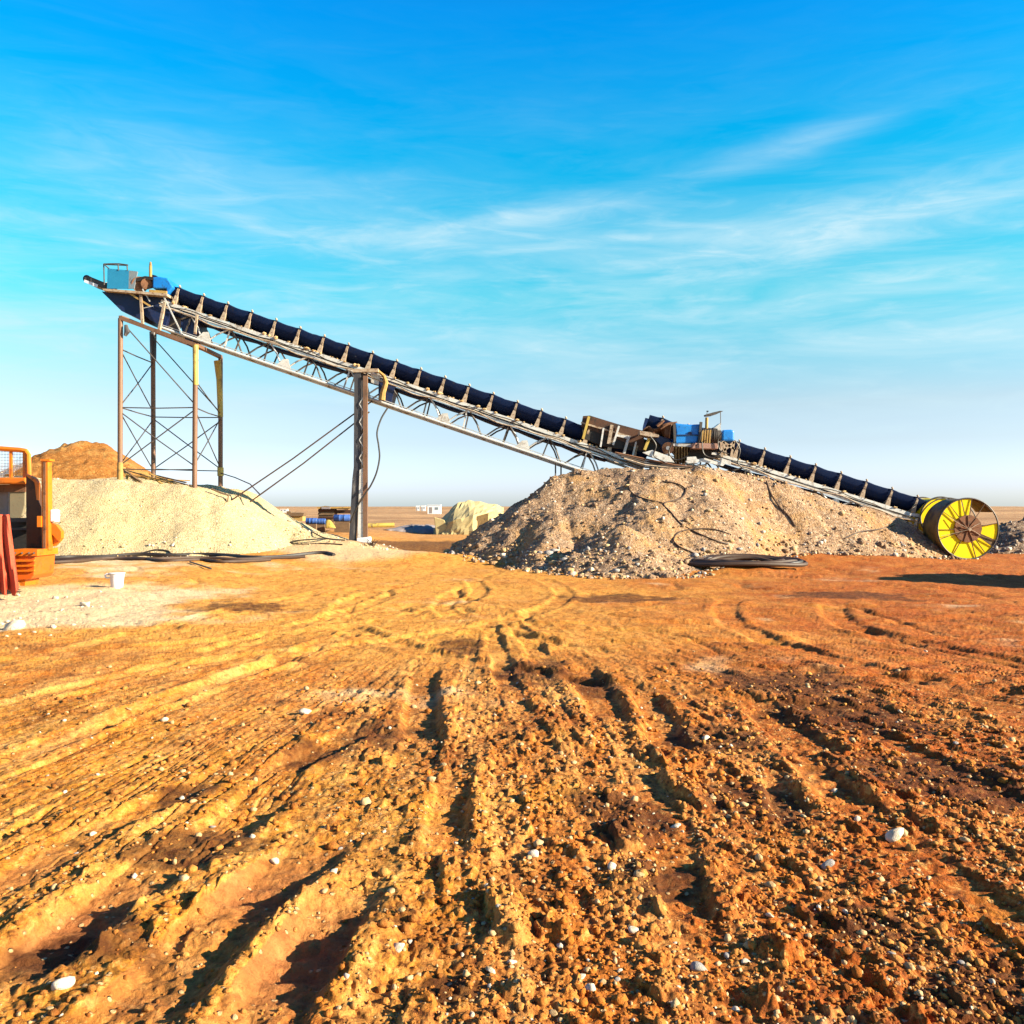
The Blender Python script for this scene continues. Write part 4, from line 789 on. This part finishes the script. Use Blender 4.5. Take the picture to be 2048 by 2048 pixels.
for i in range(9):
    k = MB(); a = 2*math.pi*i/9+.2; k.beam(dp(.05, a, DY-.03), dp(.44, a, DY-.025), .03, .03); obj('hub_rib', k, M['hub'], hubo)
k = MB(); k.cyl((DX+.02, DY-.10, DZ-.02), (DX+.02, DY+.1, DZ-.02), .055, .07, 14); obj('axle_end', k, M['tan'], hubo, True)
for a, r in ((195, .95), (25, .45), (330, .45), (150, .75)):
    k = MB(); A = math.radians(a); k.tube([Vector((DX+.02, DY-.09, DZ-.02)), dp(r*.5, A+.05, DY-.07), dp(r, A, DY-.04)], .009, 6); obj('wire_stay', k, M['tan'], dm, True)
k = MB(); k.cyl((DX, DY+.02, DZ), (DX, DY+1.4, DZ), .08); obj('axle', k, M['darksteel'], dm, True)
k = MB()
for s in (-.55, .55): k.beam((DX+s, DY+.7, DZ-.75), (DX+s, DY+.7, gz(DX+s, DY+.7)-.05), .2, .4)
obj('chock', k, M['wood'], dm)

# ------------------------------------------------------------------ orange loader at the edge, cloth, bucket
LY = 17.6
ldr = thing('loader', 'orange loader cab with glazed screen and a step box, parked by the pale dirt', 'loader', (-10.3, 18.2, gz(-10.0, 18)))
k = MB(); k.tube([P(-170, 897, LY+.7), P(0, 897, LY+.7), P(40, 900, LY+.7), P(52, 902, LY+.7), P(57, 909, LY+.7), P(58, 952, LY+.7)], .05, 8); sf = obj('windscreen_frame', k, M['orange'], ldr, True)
for x in (22, 49, -60): k = MB(); k.beam(P(x, 898, LY+.72), P(x, 955, LY+.72), .05, .05); obj('screen_bar', k, M['orange'], sf)
for a, b in ((-60, 22), (24, 49)): k = MB(); k.pbox(a, 902, b, 955, LY+.72, .012); obj('glass_pane', k, M['glass'], sf)
k = MB()
for i in range(14): k.beam(P(-20+i*6, 900, LY+.74), P(-20+i*6, 955, LY+.74), .006, .006)
for i in range(9): k.beam(P(-60, 903+i*6, LY+.745), P(56, 903+i*6, LY+.745), .006, .006)
obj('wire_guard', k, M['tan'], sf)
k = MB(); k.pbox(-170, 955, 51, 968, LY+.5, .35); obj('cab_beam', k, M['orange'], ldr, bevel=.03)
k = MB(); k.pbox(-170, 969, 17, 1040, LY+.95, .06); obj('back_panel', k, M['greysheet'], ldr)
k = MB(); k.pprism([(18, 968), (51, 966), (50, 1010), (44, 1032), (30, 1040), (18, 1036)], LY+.80, .08); obj('seat_back', k, M['khaki'], ldr, bevel=.02)
k = MB(); k.pbox(-170, 969, 51, 984, LY+.78, .02); obj('shade_strip', k, M['rust'], ldr)
k = MB(); k.pbox(-170, 1040, 56, 1104, LY+.75, .08); obj('cab_side', k, M['black'], ldr)
k = MB(); k.pbox(20, 1036, 54, 1044, LY+.45, .35); k.pbox(22, 1056, 54, 1060, LY+.45, .3); obj('ledge', k, M['darksteel'], ldr)
k = MB(); k.pprism([(51, 950), (62, 954), (70, 966), (75, 1000), (82, 1015), (82, 1098), (72, 1106), (52, 1106)], LY+.22, .22); obj('side_column', k, M['cabbrown'], ldr, bevel=.02)  # the column's shade is put into its dark brown colour
k = MB(); k.pprism([(52, 948), (58, 951), (70, 957), (75, 965), (73, 1000), (69, 965), (54, 953)], LY+.16, .10); obj('fender', k, M['orange'], ldr)
k = MB(); k.pprism([(82, 920), (96, 920), (98, 1100), (84, 1104)], LY, .16); po = obj('mast_post', k, M['orange'], ldr, bevel=.012)
k = MB(); k.pbox(81, 918, 99, 922, LY-.02, .2); obj('post_cap', k, M['orange'], po)
k = MB(); k.pbox(86, 924, 91, 1100, LY-.012, .02); obj('post_groove', k, M['rust'], po)
k = MB(); k.pbox(99, 1019, 111, 1044, LY+.05, .2); obj('work_lamp', k, M['plastic'], ldr, bevel=.03)
k = MB(); k.pprism([(102, 1046), (112, 1050), (122, 1063), (122, 1076), (117, 1083), (102, 1066)], LY+.1, .12); obj('bracket', k, M['orange'], ldr)
k = MB(); k.pprism([(99, 1066), (104, 1066), (117, 1084), (108, 1092), (99, 1094)], LY+.16, .1); obj('bracket', k, M['orange'], ldr)
k = MB(); k.pbox(74, 1032, 82, 1054, LY-.05, .2); obj('hinge_block', k, M['orange'], ldr)
st_ = MB(); st_.pprism([(24, 1101), (72, 1100), (68, 1150), (62, 1158), (30, 1162)], LY-.35, .75); stp = obj('step_box', st_, M['orangered'], ldr, bevel=.015)
k = MB(); k.pbox(22, 1099, 74, 1112, LY-.39, .8); obj('step_tread', k, M['orange'], stp)
for y in (1122, 1132, 1142): k = MB(); k.beam(P(27, y, LY-.37), P(69, y-1, LY-.37), .05, .035); obj('rib', k, M['orange'], stp)
for x, y in ((30, 1106), (44, 1106), (58, 1106), (68, 1106)): k = MB(); k.cyl(P(x, y, LY-.40), P(x, y, LY-.42), .018, .018, 8); obj('bolt', k, M['darksteel'], stp)
k = MB(); k.pprism([(36, 1158), (52, 1156), (49, 1172), (41, 1172)], LY-.3, .5); obj('foot', k, M['orange'], ldr)
k = MB(); k.pbox(-170, 1104, 30, 1165, LY+.1, .9); obj('chassis', k, M['cabbrown'], ldr)
k = MB(); rows = []
for j in range(26):
    q = j/25; row = []
    for i in range(40):
        s = i/39; x0 = -70+s*88; x1 = -90+s*128; xx = x0+(x1-x0)*q; yy = 1029+q*(156+7*math.sin(i*1.1)+3*math.sin(i*2.7)); fold = math.sin(s*38+.9*math.sin(q*5)+1.2*q)*(.03+.06*q)+.03*math.sin(s*97+q*7)*q; xx += 1.2*math.sin(s*38+2+q*2)*q
        row.append(P(xx, yy, LY-.50-.30*q+fold))
    rows.append(row)
k.grid(rows); o = obj('draped_cloth', k, M['red'], smooth=True, solid=.015, loc=P(-20, 1180, LY-.6)); tag(o, 'coral red cloth hanging in folds over the orange loader side', 'cloth')

bxy = G(234, 1169, gz(*G(234, 1169, .05))); bz = gz(*bxy)
bk = thing('bucket', 'white plastic bucket standing on the pale dirt below the hoses', 'bucket', (bxy[0], bxy[1], bz))
k = MB(); k.tube([(bxy[0], bxy[1], bz+z) for z in (-.03, 0, .15, .30, .31)], [.115, .12, .135, .15, .155], 28, False)
n0 = len(k.v); k.tube([(bxy[0], bxy[1], bz+z) for z in (.31, .29, .03)], [.150, .142, .118], 28, True); obj('body', k, M['plastic'], bk, True)
k = MB(); k.tube([(bxy[0]+.158*math.cos(t), bxy[1]+.158*math.sin(t), bz+.30) for t in [2*math.pi*i/32 for i in range(33)]], .010, 6, False); obj('rim', k, M['plastic'], bk, True)
k = MB(); k.tube([(bxy[0]-.155, bxy[1]-.02, bz+.27), (bxy[0]-.20, bxy[1]-.03, bz+.285), (bxy[0]-.235, bxy[1]-.04, bz+.26), (bxy[0]-.23, bxy[1]-.04, bz+.22), (bxy[0]-.19, bxy[1]-.03, bz+.20), (bxy[0]-.14, bxy[1]-.02, bz+.21)], .02, 8); obj('handle', k, M['plastic'], bk, True)

# ------------------------------------------------------------------ things on the plain behind
def ground_at(px, Y): x = (px-CX)/F*Y; return x, Y, gz(x, Y) if Y < 60 else float(ground_base(np.array([x]), np.array([Y]))[0])
TY = 58.0
tp_ = thing('tarp_heap', 'cream tarpaulin pulled over a faceted heap beyond the shaded ditch', 'tarpaulin', P(935, 1062, TY))
bk_ = [P(868, 1060, TY), P(884, 1036, TY), P(915, 1005, TY-.2), P(940, 1000, TY+.3), P(985, 1008, TY+.5), P(1008, 1015, TY+1)]
fr = [P(868, 1062, TY-1), P(884, 1050, TY-1.2), P(905, 1042, TY-2.0), P(948, 1030, TY-2.0), P(978, 1024, TY-1), P(1006, 1030, TY-.5)]
bt = [P(868, 1072, TY-1.4), P(886, 1072, TY-2.0), P(908, 1072, TY-2.0), P(944, 1070, TY-2.1), P(975, 1068, TY-1.2), P(1010, 1070, TY-.5)]
ba = [Vector((v.x, TY+2.5, .1)) for v in bk_]
def sub(a, b, n): return [a.lerp(b, i/n) for i in range(n)]
def refine(row, n=5):
    out = []
    for a, b in zip(row[:-1], row[1:]): out += sub(a, b, n)
    return out+[row[-1]]
rr = [refine(r) for r in (bt, fr, bk_, ba)]; rows = []
for r0, r1 in zip(rr[:-1], rr[1:]):
    for i in range(5): rows.append([a.lerp(b, i/5)+Vector((random.uniform(-1, 1), random.uniform(-1, 1), random.uniform(-1, 1)))*.05 for a, b in zip(r0, r1)])
rows.append(rr[-1]); k = MB(); k.grid(rows); obj('tarpaulin', k, M['tarp'], tp_, False, 0, .03)
k = MB(); k.pprism([(948, 1034), (977, 1026), (975, 1052), (948, 1066)], TY-1.85, .9); obj('covered_crate', k, M['straw'], tp_)
k = MB(); k.pprism([(868, 1034), (888, 1040), (898, 1060), (894, 1072), (872, 1070)], TY-1.7, .25); obj('loose_flap', k, M['tarp'], tp_, bevel=.03)
# crate stack with timber
sx, sy, sz = ground_at(655, 54)
cr = thing('timber_stack', 'brown slatted crate topped with loose timber behind the middle column', 'timber stack', (sx, sy, sz))
k = MB(); k.pbox(637, 1016, 667, 1056, 54, 1.2); obj('crate', k, M['wood'], cr)
for i in range(5): k = MB(); k.pbox(636, 1019+i*7, 668, 1023+i*7, 53.95, .06); obj('slat', k, M['wood'] if i % 2 else M['cabbrown'], cr)
for i in range(6): k = MB(); k.beam(P(634+i*3, 1016-i*.6, 53.8+.2*i), P(702-i*2, 1015+(i % 3)*1.5, 53.9+.2*i), .16, .09); obj('board', k, M['wood'] if i % 2 else M['plank'], cr)
k = MB(); k.pbox(643, 1014, 660, 1018, 53.7, .6); obj('sheet', k, M['greysheet'], cr)
k = MB(); k.pbox(668, 1020, 702, 1027, 54.2, 1.0); obj('board_pile', k, M['cabbrown'], cr)
gb_ = 'blue drums by the timber stack'
for n_, (x0, y0, x1, y1, Y, lb) in enumerate(((668, 1029, 701, 1043, 53.2, 'big blue drum on its side tucked under the timber boards'), (612, 1036, 634, 1048, 53.0, 'pale blue drum lying apart from the brown crate'), (634, 1037, 651, 1049, 52.4, 'blue drum lying against the front of the brown crate'))):
    k = MB(); r = (y1-y0)/2/F*Y; a = P(x0, (y0+y1)/2, Y+r); b = P(x1, (y0+y1)/2, Y+r); L = (b-a)
    k.tube([a, a+L*.03, a+L*.32, a+L*.34, a+L*.36, a+L*.64, a+L*.66, a+L*.68, a+L*.97, b], [r*.9, r, r, r*1.06, r, r, r*1.06, r, r, r*.9], 20); o = obj('drum', k, M['bluetarp'], loc=a, smooth=True); tag(o, lb, 'drum', gb_)
    zz_ = ground_at((x0+x1)/2, Y)[2]; s = MB(); s.box((a.x+L.x/2, Y+r, (a.z-r+zz_)/2-.05), (L.length*.9, r*1.4, max(.05, a.z-r-zz_+.1))); obj('cradle', s, M['wood'], o)
k = MB(); rows = []
for i in range(9):
    t = i/8; rows.append([P(651+20*t, 1056-(16*math.sin(math.pi*min(1, t*.7+.3))*math.sin(math.pi*j/6))*(1 if j < 4 else .8), 51.5+1.0*j/6) for j in range(7)])
k.grid(rows); o = obj('sack', k, M['yellowpost'], smooth=True, solid=.05, loc=P(660, 1056, 52)); tag(o, 'yellow sack slumped on the dirt below the brown crate', 'sack')
x_, y_, z_ = ground_at(590, 60)
tg = thing('trough', 'small dark wooden trough on a yellow base out on the plain', 'trough', (x_, y_, z_))
k = MB(); k.pprism([(573, 1022), (580, 1023), (582, 1025), (608, 1026), (606, 1032), (574, 1032)], 60, 1.0); obj('box', k, M['wood'], tg)
k = MB(); k.pbox(577, 1032, 605, 1042, 60.1, .9); obj('base', k, M['plank'], tg)
def base_z(x, y): return float(ground_base(np.array([x]), np.array([y]))[0])
pp = [((px_-CX)/F*64, 64+i*.15) for i, px_ in enumerate((733, 752, 770, 787))]
k = MB(); k.tube([(x, y, base_z(x, y)+.13) for x, y in pp], .17, 12); o = obj('pipe', k, M['yellowpost'], smooth=True, loc=(pp[0][0], pp[0][1], base_z(*pp[0]))); tag(o, 'yellow pipe lying on the plain just past the middle column', 'pipe')
k = MB(); rows = []; pr = random.Random(8)
for i in range(26):
    t = i/25; row = []
    for j in range(12):
        q = j/11; x = (775+108*t-CX)/F*60+pr.uniform(-.06, .06); y = 58+5*q+pr.uniform(-.1, .1)
        hh_ = (.15+.75*t)*math.sin(math.pi*q)**.6*math.sin(math.pi*min(1, t*1.05))**.5
        row.append((x, y, base_z(x, y)+.02+hh_*(.75+.35*pr.random())))
    rows.append(row)
k.grid(rows); o = obj('crumpled_sheet', k, M['greysheet'], smooth=True, solid=.03, loc=(rows[0][0][0], 60, 0)); tag(o, 'crumpled grey sheet heaped on the plain before the cream tarpaulin', 'sheet')
def cabin(px0, px1, py0, Y, label, lit=True):
    x, y, z = ground_at((px0+px1)/2, Y); w = (px1-px0)/F*Y; h = CAMZ-(py0-HY)/F*Y-z
    t = thing('site_cabin', label, 'cabin', (x, y, z), None); k = MB(); k.box((x, y+w*.4, z+h/2-.2), (w, w*.8, h+.1)); wl = obj('wall', k, M['cabin'], t)
    k = MB(); k.box((x, y+w*.4, z+h), (w*1.05, w*.86, h*.06)); obj('roof', k, M['cabin'], t)
    k = MB(); k.box((x-w*.25, y-.01, z+h*.4), (w*.22, .06, h*.7)); obj('door', k, M['greysheet'], t)
    k = MB(); k.box((x+w*.2, y-.01, z+h*.6), (w*.25, .06, h*.28)); obj('window', k, M['greypanel'], t)
cabin(855, 881, 1010, 215, 'white box cabin alone on the plain near the cream tarpaulin')
cabin(842, 851, 1011, 420, 'tiny far white building just beside the white box cabin')
cabin(832, 839, 1011.5, 420, 'tiny far white building second away from the white box cabin')
cabin(560, 574, 1018, 240, 'low far pale shed at the edge of the cream bank')
# weed tuft at the column foot
k = MB(); pr = random.Random(3); wc = P(742, 1082, 30.6); wz = gz(wc.x, wc.y)
for i in range(60):
    a = pr.uniform(0, 6.283); L = pr.uniform(.08, .26); b = Vector((wc.x+pr.uniform(-.12, .12), wc.y+pr.uniform(-.12, .12), wz-.02)); tip = b+Vector((math.cos(a)*L*.8, math.sin(a)*L*.8, L)); m_ = b.lerp(tip, .6)+Vector((0, 0, .03))
    k.tube([b, m_, tip], [.008, .006, .002], 4)
o = obj('weed', k, M['hosebrown'], loc=(wc.x, wc.y, wz)); tag(o, 'dry dark weed tuft at the foot of the middle column', 'weed')

# ------------------------------------------------------------------ stones
def stone_mesh(name, seed, sub=2):
    import bmesh
    bm = bmesh.new(); bmesh.ops.create_icosphere(bm, subdivisions=sub, radius=1); r = random.Random(seed); o = [r.uniform(0, 50) for _ in range(3)]
    from mathutils import noise as mn
    cuts = [(Vector((r.gauss(0, 1), r.gauss(0, 1), r.gauss(0, 1))).normalized(), r.uniform(.42, .8)) for _ in range(8)]
    for v in bm.verts:
        p = v.co.copy()
        for nrm, lim in cuts:
            dd = p.dot(nrm)
            if dd > lim: p -= nrm*(dd-lim)*.85
        p *= 1+.14*mn.noise(p*1.6+Vector(o)); v.co = Vector((p.x*1.15, p.y*.9, p.z*.68))
    me = bpy.data.meshes.new(name); bm.to_mesh(me); bm.free(); me.polygons.foreach_set('use_smooth', [True]*len(me.polygons)); return me
SM = {}
for kd in ('white', 'tan', 'grey'):
    SM[kd] = []
    for i in range(5): me = stone_mesh('stone', 100*len(SM)+i); me.materials.append(M['stone '+kd]); SM[kd].append(me)
sr = random.Random(23)
def put_stone(px, py, size_px, kd, label, group=None, deep=.25):
    x, y = G(px, py); z = gz(x, y); x, y = G(px, py, z); z = gz(x, y); r = size_px/2/F*y
    o = bpy.data.objects.new('stone', sr.choice(SM[kd])); link(o); o.location = (x, y, z+r*(.48-deep)); o.scale = (r*sr.uniform(.85, 1.15), r*sr.uniform(.85, 1.1), r*sr.uniform(.8, 1.1)); o.rotation_euler = (sr.uniform(-.5, .5), sr.uniform(-.5, .5), sr.uniform(0, 6.28))
    return tag(o, label, 'stone', group)
for a in ((123, 1975, 44, 'white', 'large white stone on the yellow ridge beside the deep shadowed wheel rut'), (795, 1898, 34, 'white', 'oblong white stone in the dark hollow of the churned clods'), (548, 1733, 26, 'white', 'white stone on the yellow crest between the two smooth wheel ruts'),
          (112, 1197, 20, 'white', 'round white stone standing alone on pale dirt nearest the red cloth'), (172, 1212, 22, 'white', 'angular white stone on pale dirt between the bucket and the lower pale patch'), (24, 1258, 46, 'white', 'biggest whitish boulder lying in the pale patch below the red cloth'), (108, 1256, 20, 'white', 'squarish white stone on pale dirt beside the biggest whitish boulder'),
          (1068, 1712, 28, 'white', 'upright white stone among brown clods below the small yellow patch'), (1265, 1863, 30, 'white', 'white stone with clean top among the coarse dark clods'), (1182, 1982, 30, 'white', 'blunt white stone low among the coarse clods'), (1785, 1674, 40, 'white', 'wide cream stone on the reddish dirt of the rutted slope'), (1280, 1750, 28, 'tan', 'tan stone half sunk between two dark clods'),
          (1395, 1940, 40, 'grey', 'grey and white broken stone in the coarse clods'), (1352, 1655, 22, 'white', 'bright white stone in a small wet hollow'), (1024, 1918, 24, 'white', 'pointed pale stone in front of the coarse clods'), (612, 1428, 24, 'white', 'flat cream stone beside the smooth tracks'), (330, 1438, 20, 'white', 'small flat white stone on the smooth streaked dirt'),
          (1225, 1738, 24, 'white', 'cream stone beside the tan stone among clods'), (1715, 1640, 20, 'white', 'white chip of stone upslope of the wide cream stone'), (1655, 1740, 30, 'grey', 'grey stone sitting in the brown clods'), (1410, 1475, 26, 'white', 'white stone at the edge of the long wet dark streak')):
    put_stone(*a)
for i in range(34):
    put_stone(sr.uniform(-20, 210), sr.uniform(1180, 1275), sr.uniform(4, 11), 'white', 'small whitish rock scattered over the pale dirt below the red cloth', 'whitish rocks on the pale dirt')
LBL = {'white': ('small whitish stone strewn over the churned orange dirt', 'whitish stones strewn over the dirt'), 'tan': ('small tan stone strewn over the churned orange dirt', 'tan stones strewn over the dirt'), 'grey': ('small grey stone strewn over the churned orange dirt', 'grey stones strewn over the dirt')}
cnt = 0
while cnt < 232:
    px = sr.uniform(-40, 2090); py = 1290+(2075-1290)*sr.random()**.75
    if px < 900 and sr.random() < .45: continue
    if 200 < px < 640 and py > 1780 and sr.random() < .8: continue
    kd = sr.choices(('white', 'tan', 'grey'), (.52, .38, .10))[0]; s = sr.choice((6, 7, 8, 9, 10, 12, 14, 17))*(.6+.6*(py-1290)/780)
    put_stone(px, py, s, kd, *LBL[kd]); cnt += 1
def scatter(name, n, pyr, power, size, mats, seed, dens=None):
    r = np.random.default_rng(seed); base = np.array([tuple(v) for v in ICO_V]); F3 = np.array(ICO_F)
    px = r.uniform(-250, 2300, n*3); py = pyr[0]+(pyr[1]-pyr[0])*r.random(n*3)**power
    y = CAMZ*F/(py-HY); x = (px-CX)/F*y; keep = r.random(n*3) < dens(x, y); x, y, py = x[keep][:n], y[keep][:n], py[keep][:n]; n = len(x)
    z = ground_h(x, y); rad = size[0]*np.exp(r.normal(0, .5, n))*np.clip(y/4.5, .6, 2.2); rad = np.minimum(rad, size[1])
    sc3 = r.uniform(.6, 1.35, (n, 1, 3))*np.array([1, 1, .75]); V = base[None]*sc3*r.uniform(.75, 1.2, (n, 12, 1)); ang = r.uniform(0, 6.283, n)
    c, s = np.cos(ang)[:, None], np.sin(ang)[:, None]; V = np.stack([V[..., 0]*c-V[..., 1]*s, V[..., 0]*s+V[..., 1]*c, V[..., 2]], -1)
    V = V*rad[:, None, None]+np.stack([x, y, z+rad*.25], 1)[:, None]
    Fc = (F3[None]+(np.arange(n)*12)[:, None, None]).reshape(-1, 3); o = big_mesh(name, V.reshape(-1, 3), Fc, mats[0])
    for m_ in mats[1:]: o.data.materials.append(m_)
    o.data.polygons.foreach_set('material_index', np.repeat(r.integers(0, len(mats), n), 20).astype(np.int32)); return o
dens = lambda x, y: np.clip(.25+.75*sstep(-1.5, 1.0, x)*(1-sstep(6, 11, y))+.3*fbm(x*.8, y*.8, 2, 401), .03, 1)*(1-.9*rut_field(x, y)[1])
o = scatter('clods', 11000, (1330, 2150), .8, (.009, .03), [M['soil']]*7+[M['stone tan']], 5, dens)
tag(o, 'small brown clods and grit strewn all over the churned dirt', 'clods', kind='stuff')

def heap_stones(heap, n, x0, x1, y0, y1, hf, band, size, mats, seed):
    r = np.random.default_rng(seed); base = np.array([tuple(v) for v in ICO_V]); F3 = np.array(ICO_F); x = r.uniform(x0, x1, n*6); y = r.uniform(y0, y1, n*6)
    h = hf(x, y); g = ground_base(x, y); d = h-g; p = np.where(d < .5, 1.0, .35)*(d > -band)
    keep = r.random(n*6) < p; x, y, h, g = x[keep][:n], y[keep][:n], h[keep][:n], g[keep][:n]; n = len(x)
    rad = np.minimum(size[0]*np.exp(r.normal(0, .55, n)), size[1])*np.where(h-g < .5, 1.25, 1.0)
    z = np.maximum(h, ground_h(x, y)); V = base[None]*(r.uniform(.6, 1.35, (n, 1, 3))*np.array([1, 1, .8]))*r.uniform(.7, 1.2, (n, 12, 1))
    V = V*rad[:, None, None]+np.stack([x, y, z+rad*.2], 1)[:, None]; V = V.reshape(-1, 3)-np.array(heap.location)
    o = big_mesh('loose_stones', V, (F3[None]+(np.arange(n)*12)[:, None, None]).reshape(-1, 3), mats[0])
    for m_ in mats[1:]: o.data.materials.append(m_)
    o.data.polygons.foreach_set('material_index', np.repeat(r.integers(0, len(mats), n), 20).astype(np.int32)); o.parent = heap; o['kind'] = 'stuff'
heaps = [o for o in bpy.data.objects if o.name.startswith('gravel_pile')]
for hp in heaps:
    if 'mixed' in hp['label']: heap_stones(hp, 2600, -2.5, 17.0, 22.0, 31.5, h_right, .35, (.030, .10), [M['gravel']]*5+[M['stone tan']]*2+[M['stone grey'], M['stone white']], 71)
    if 'cream' in hp['label']: heap_stones(hp, 900, -22, -4.0, 25.0, 31.5, h_left, .2, (.018, .05), [M['stone white'], M['stone tan'], M['palegravel']], 72)
    if 'dark' in hp['label']: heap_stones(hp, 500, 16, 26, 31, 37, h_dark, .2, (.03, .09), [M['stone grey'], M['stone white'], M['darkgravel']], 73)
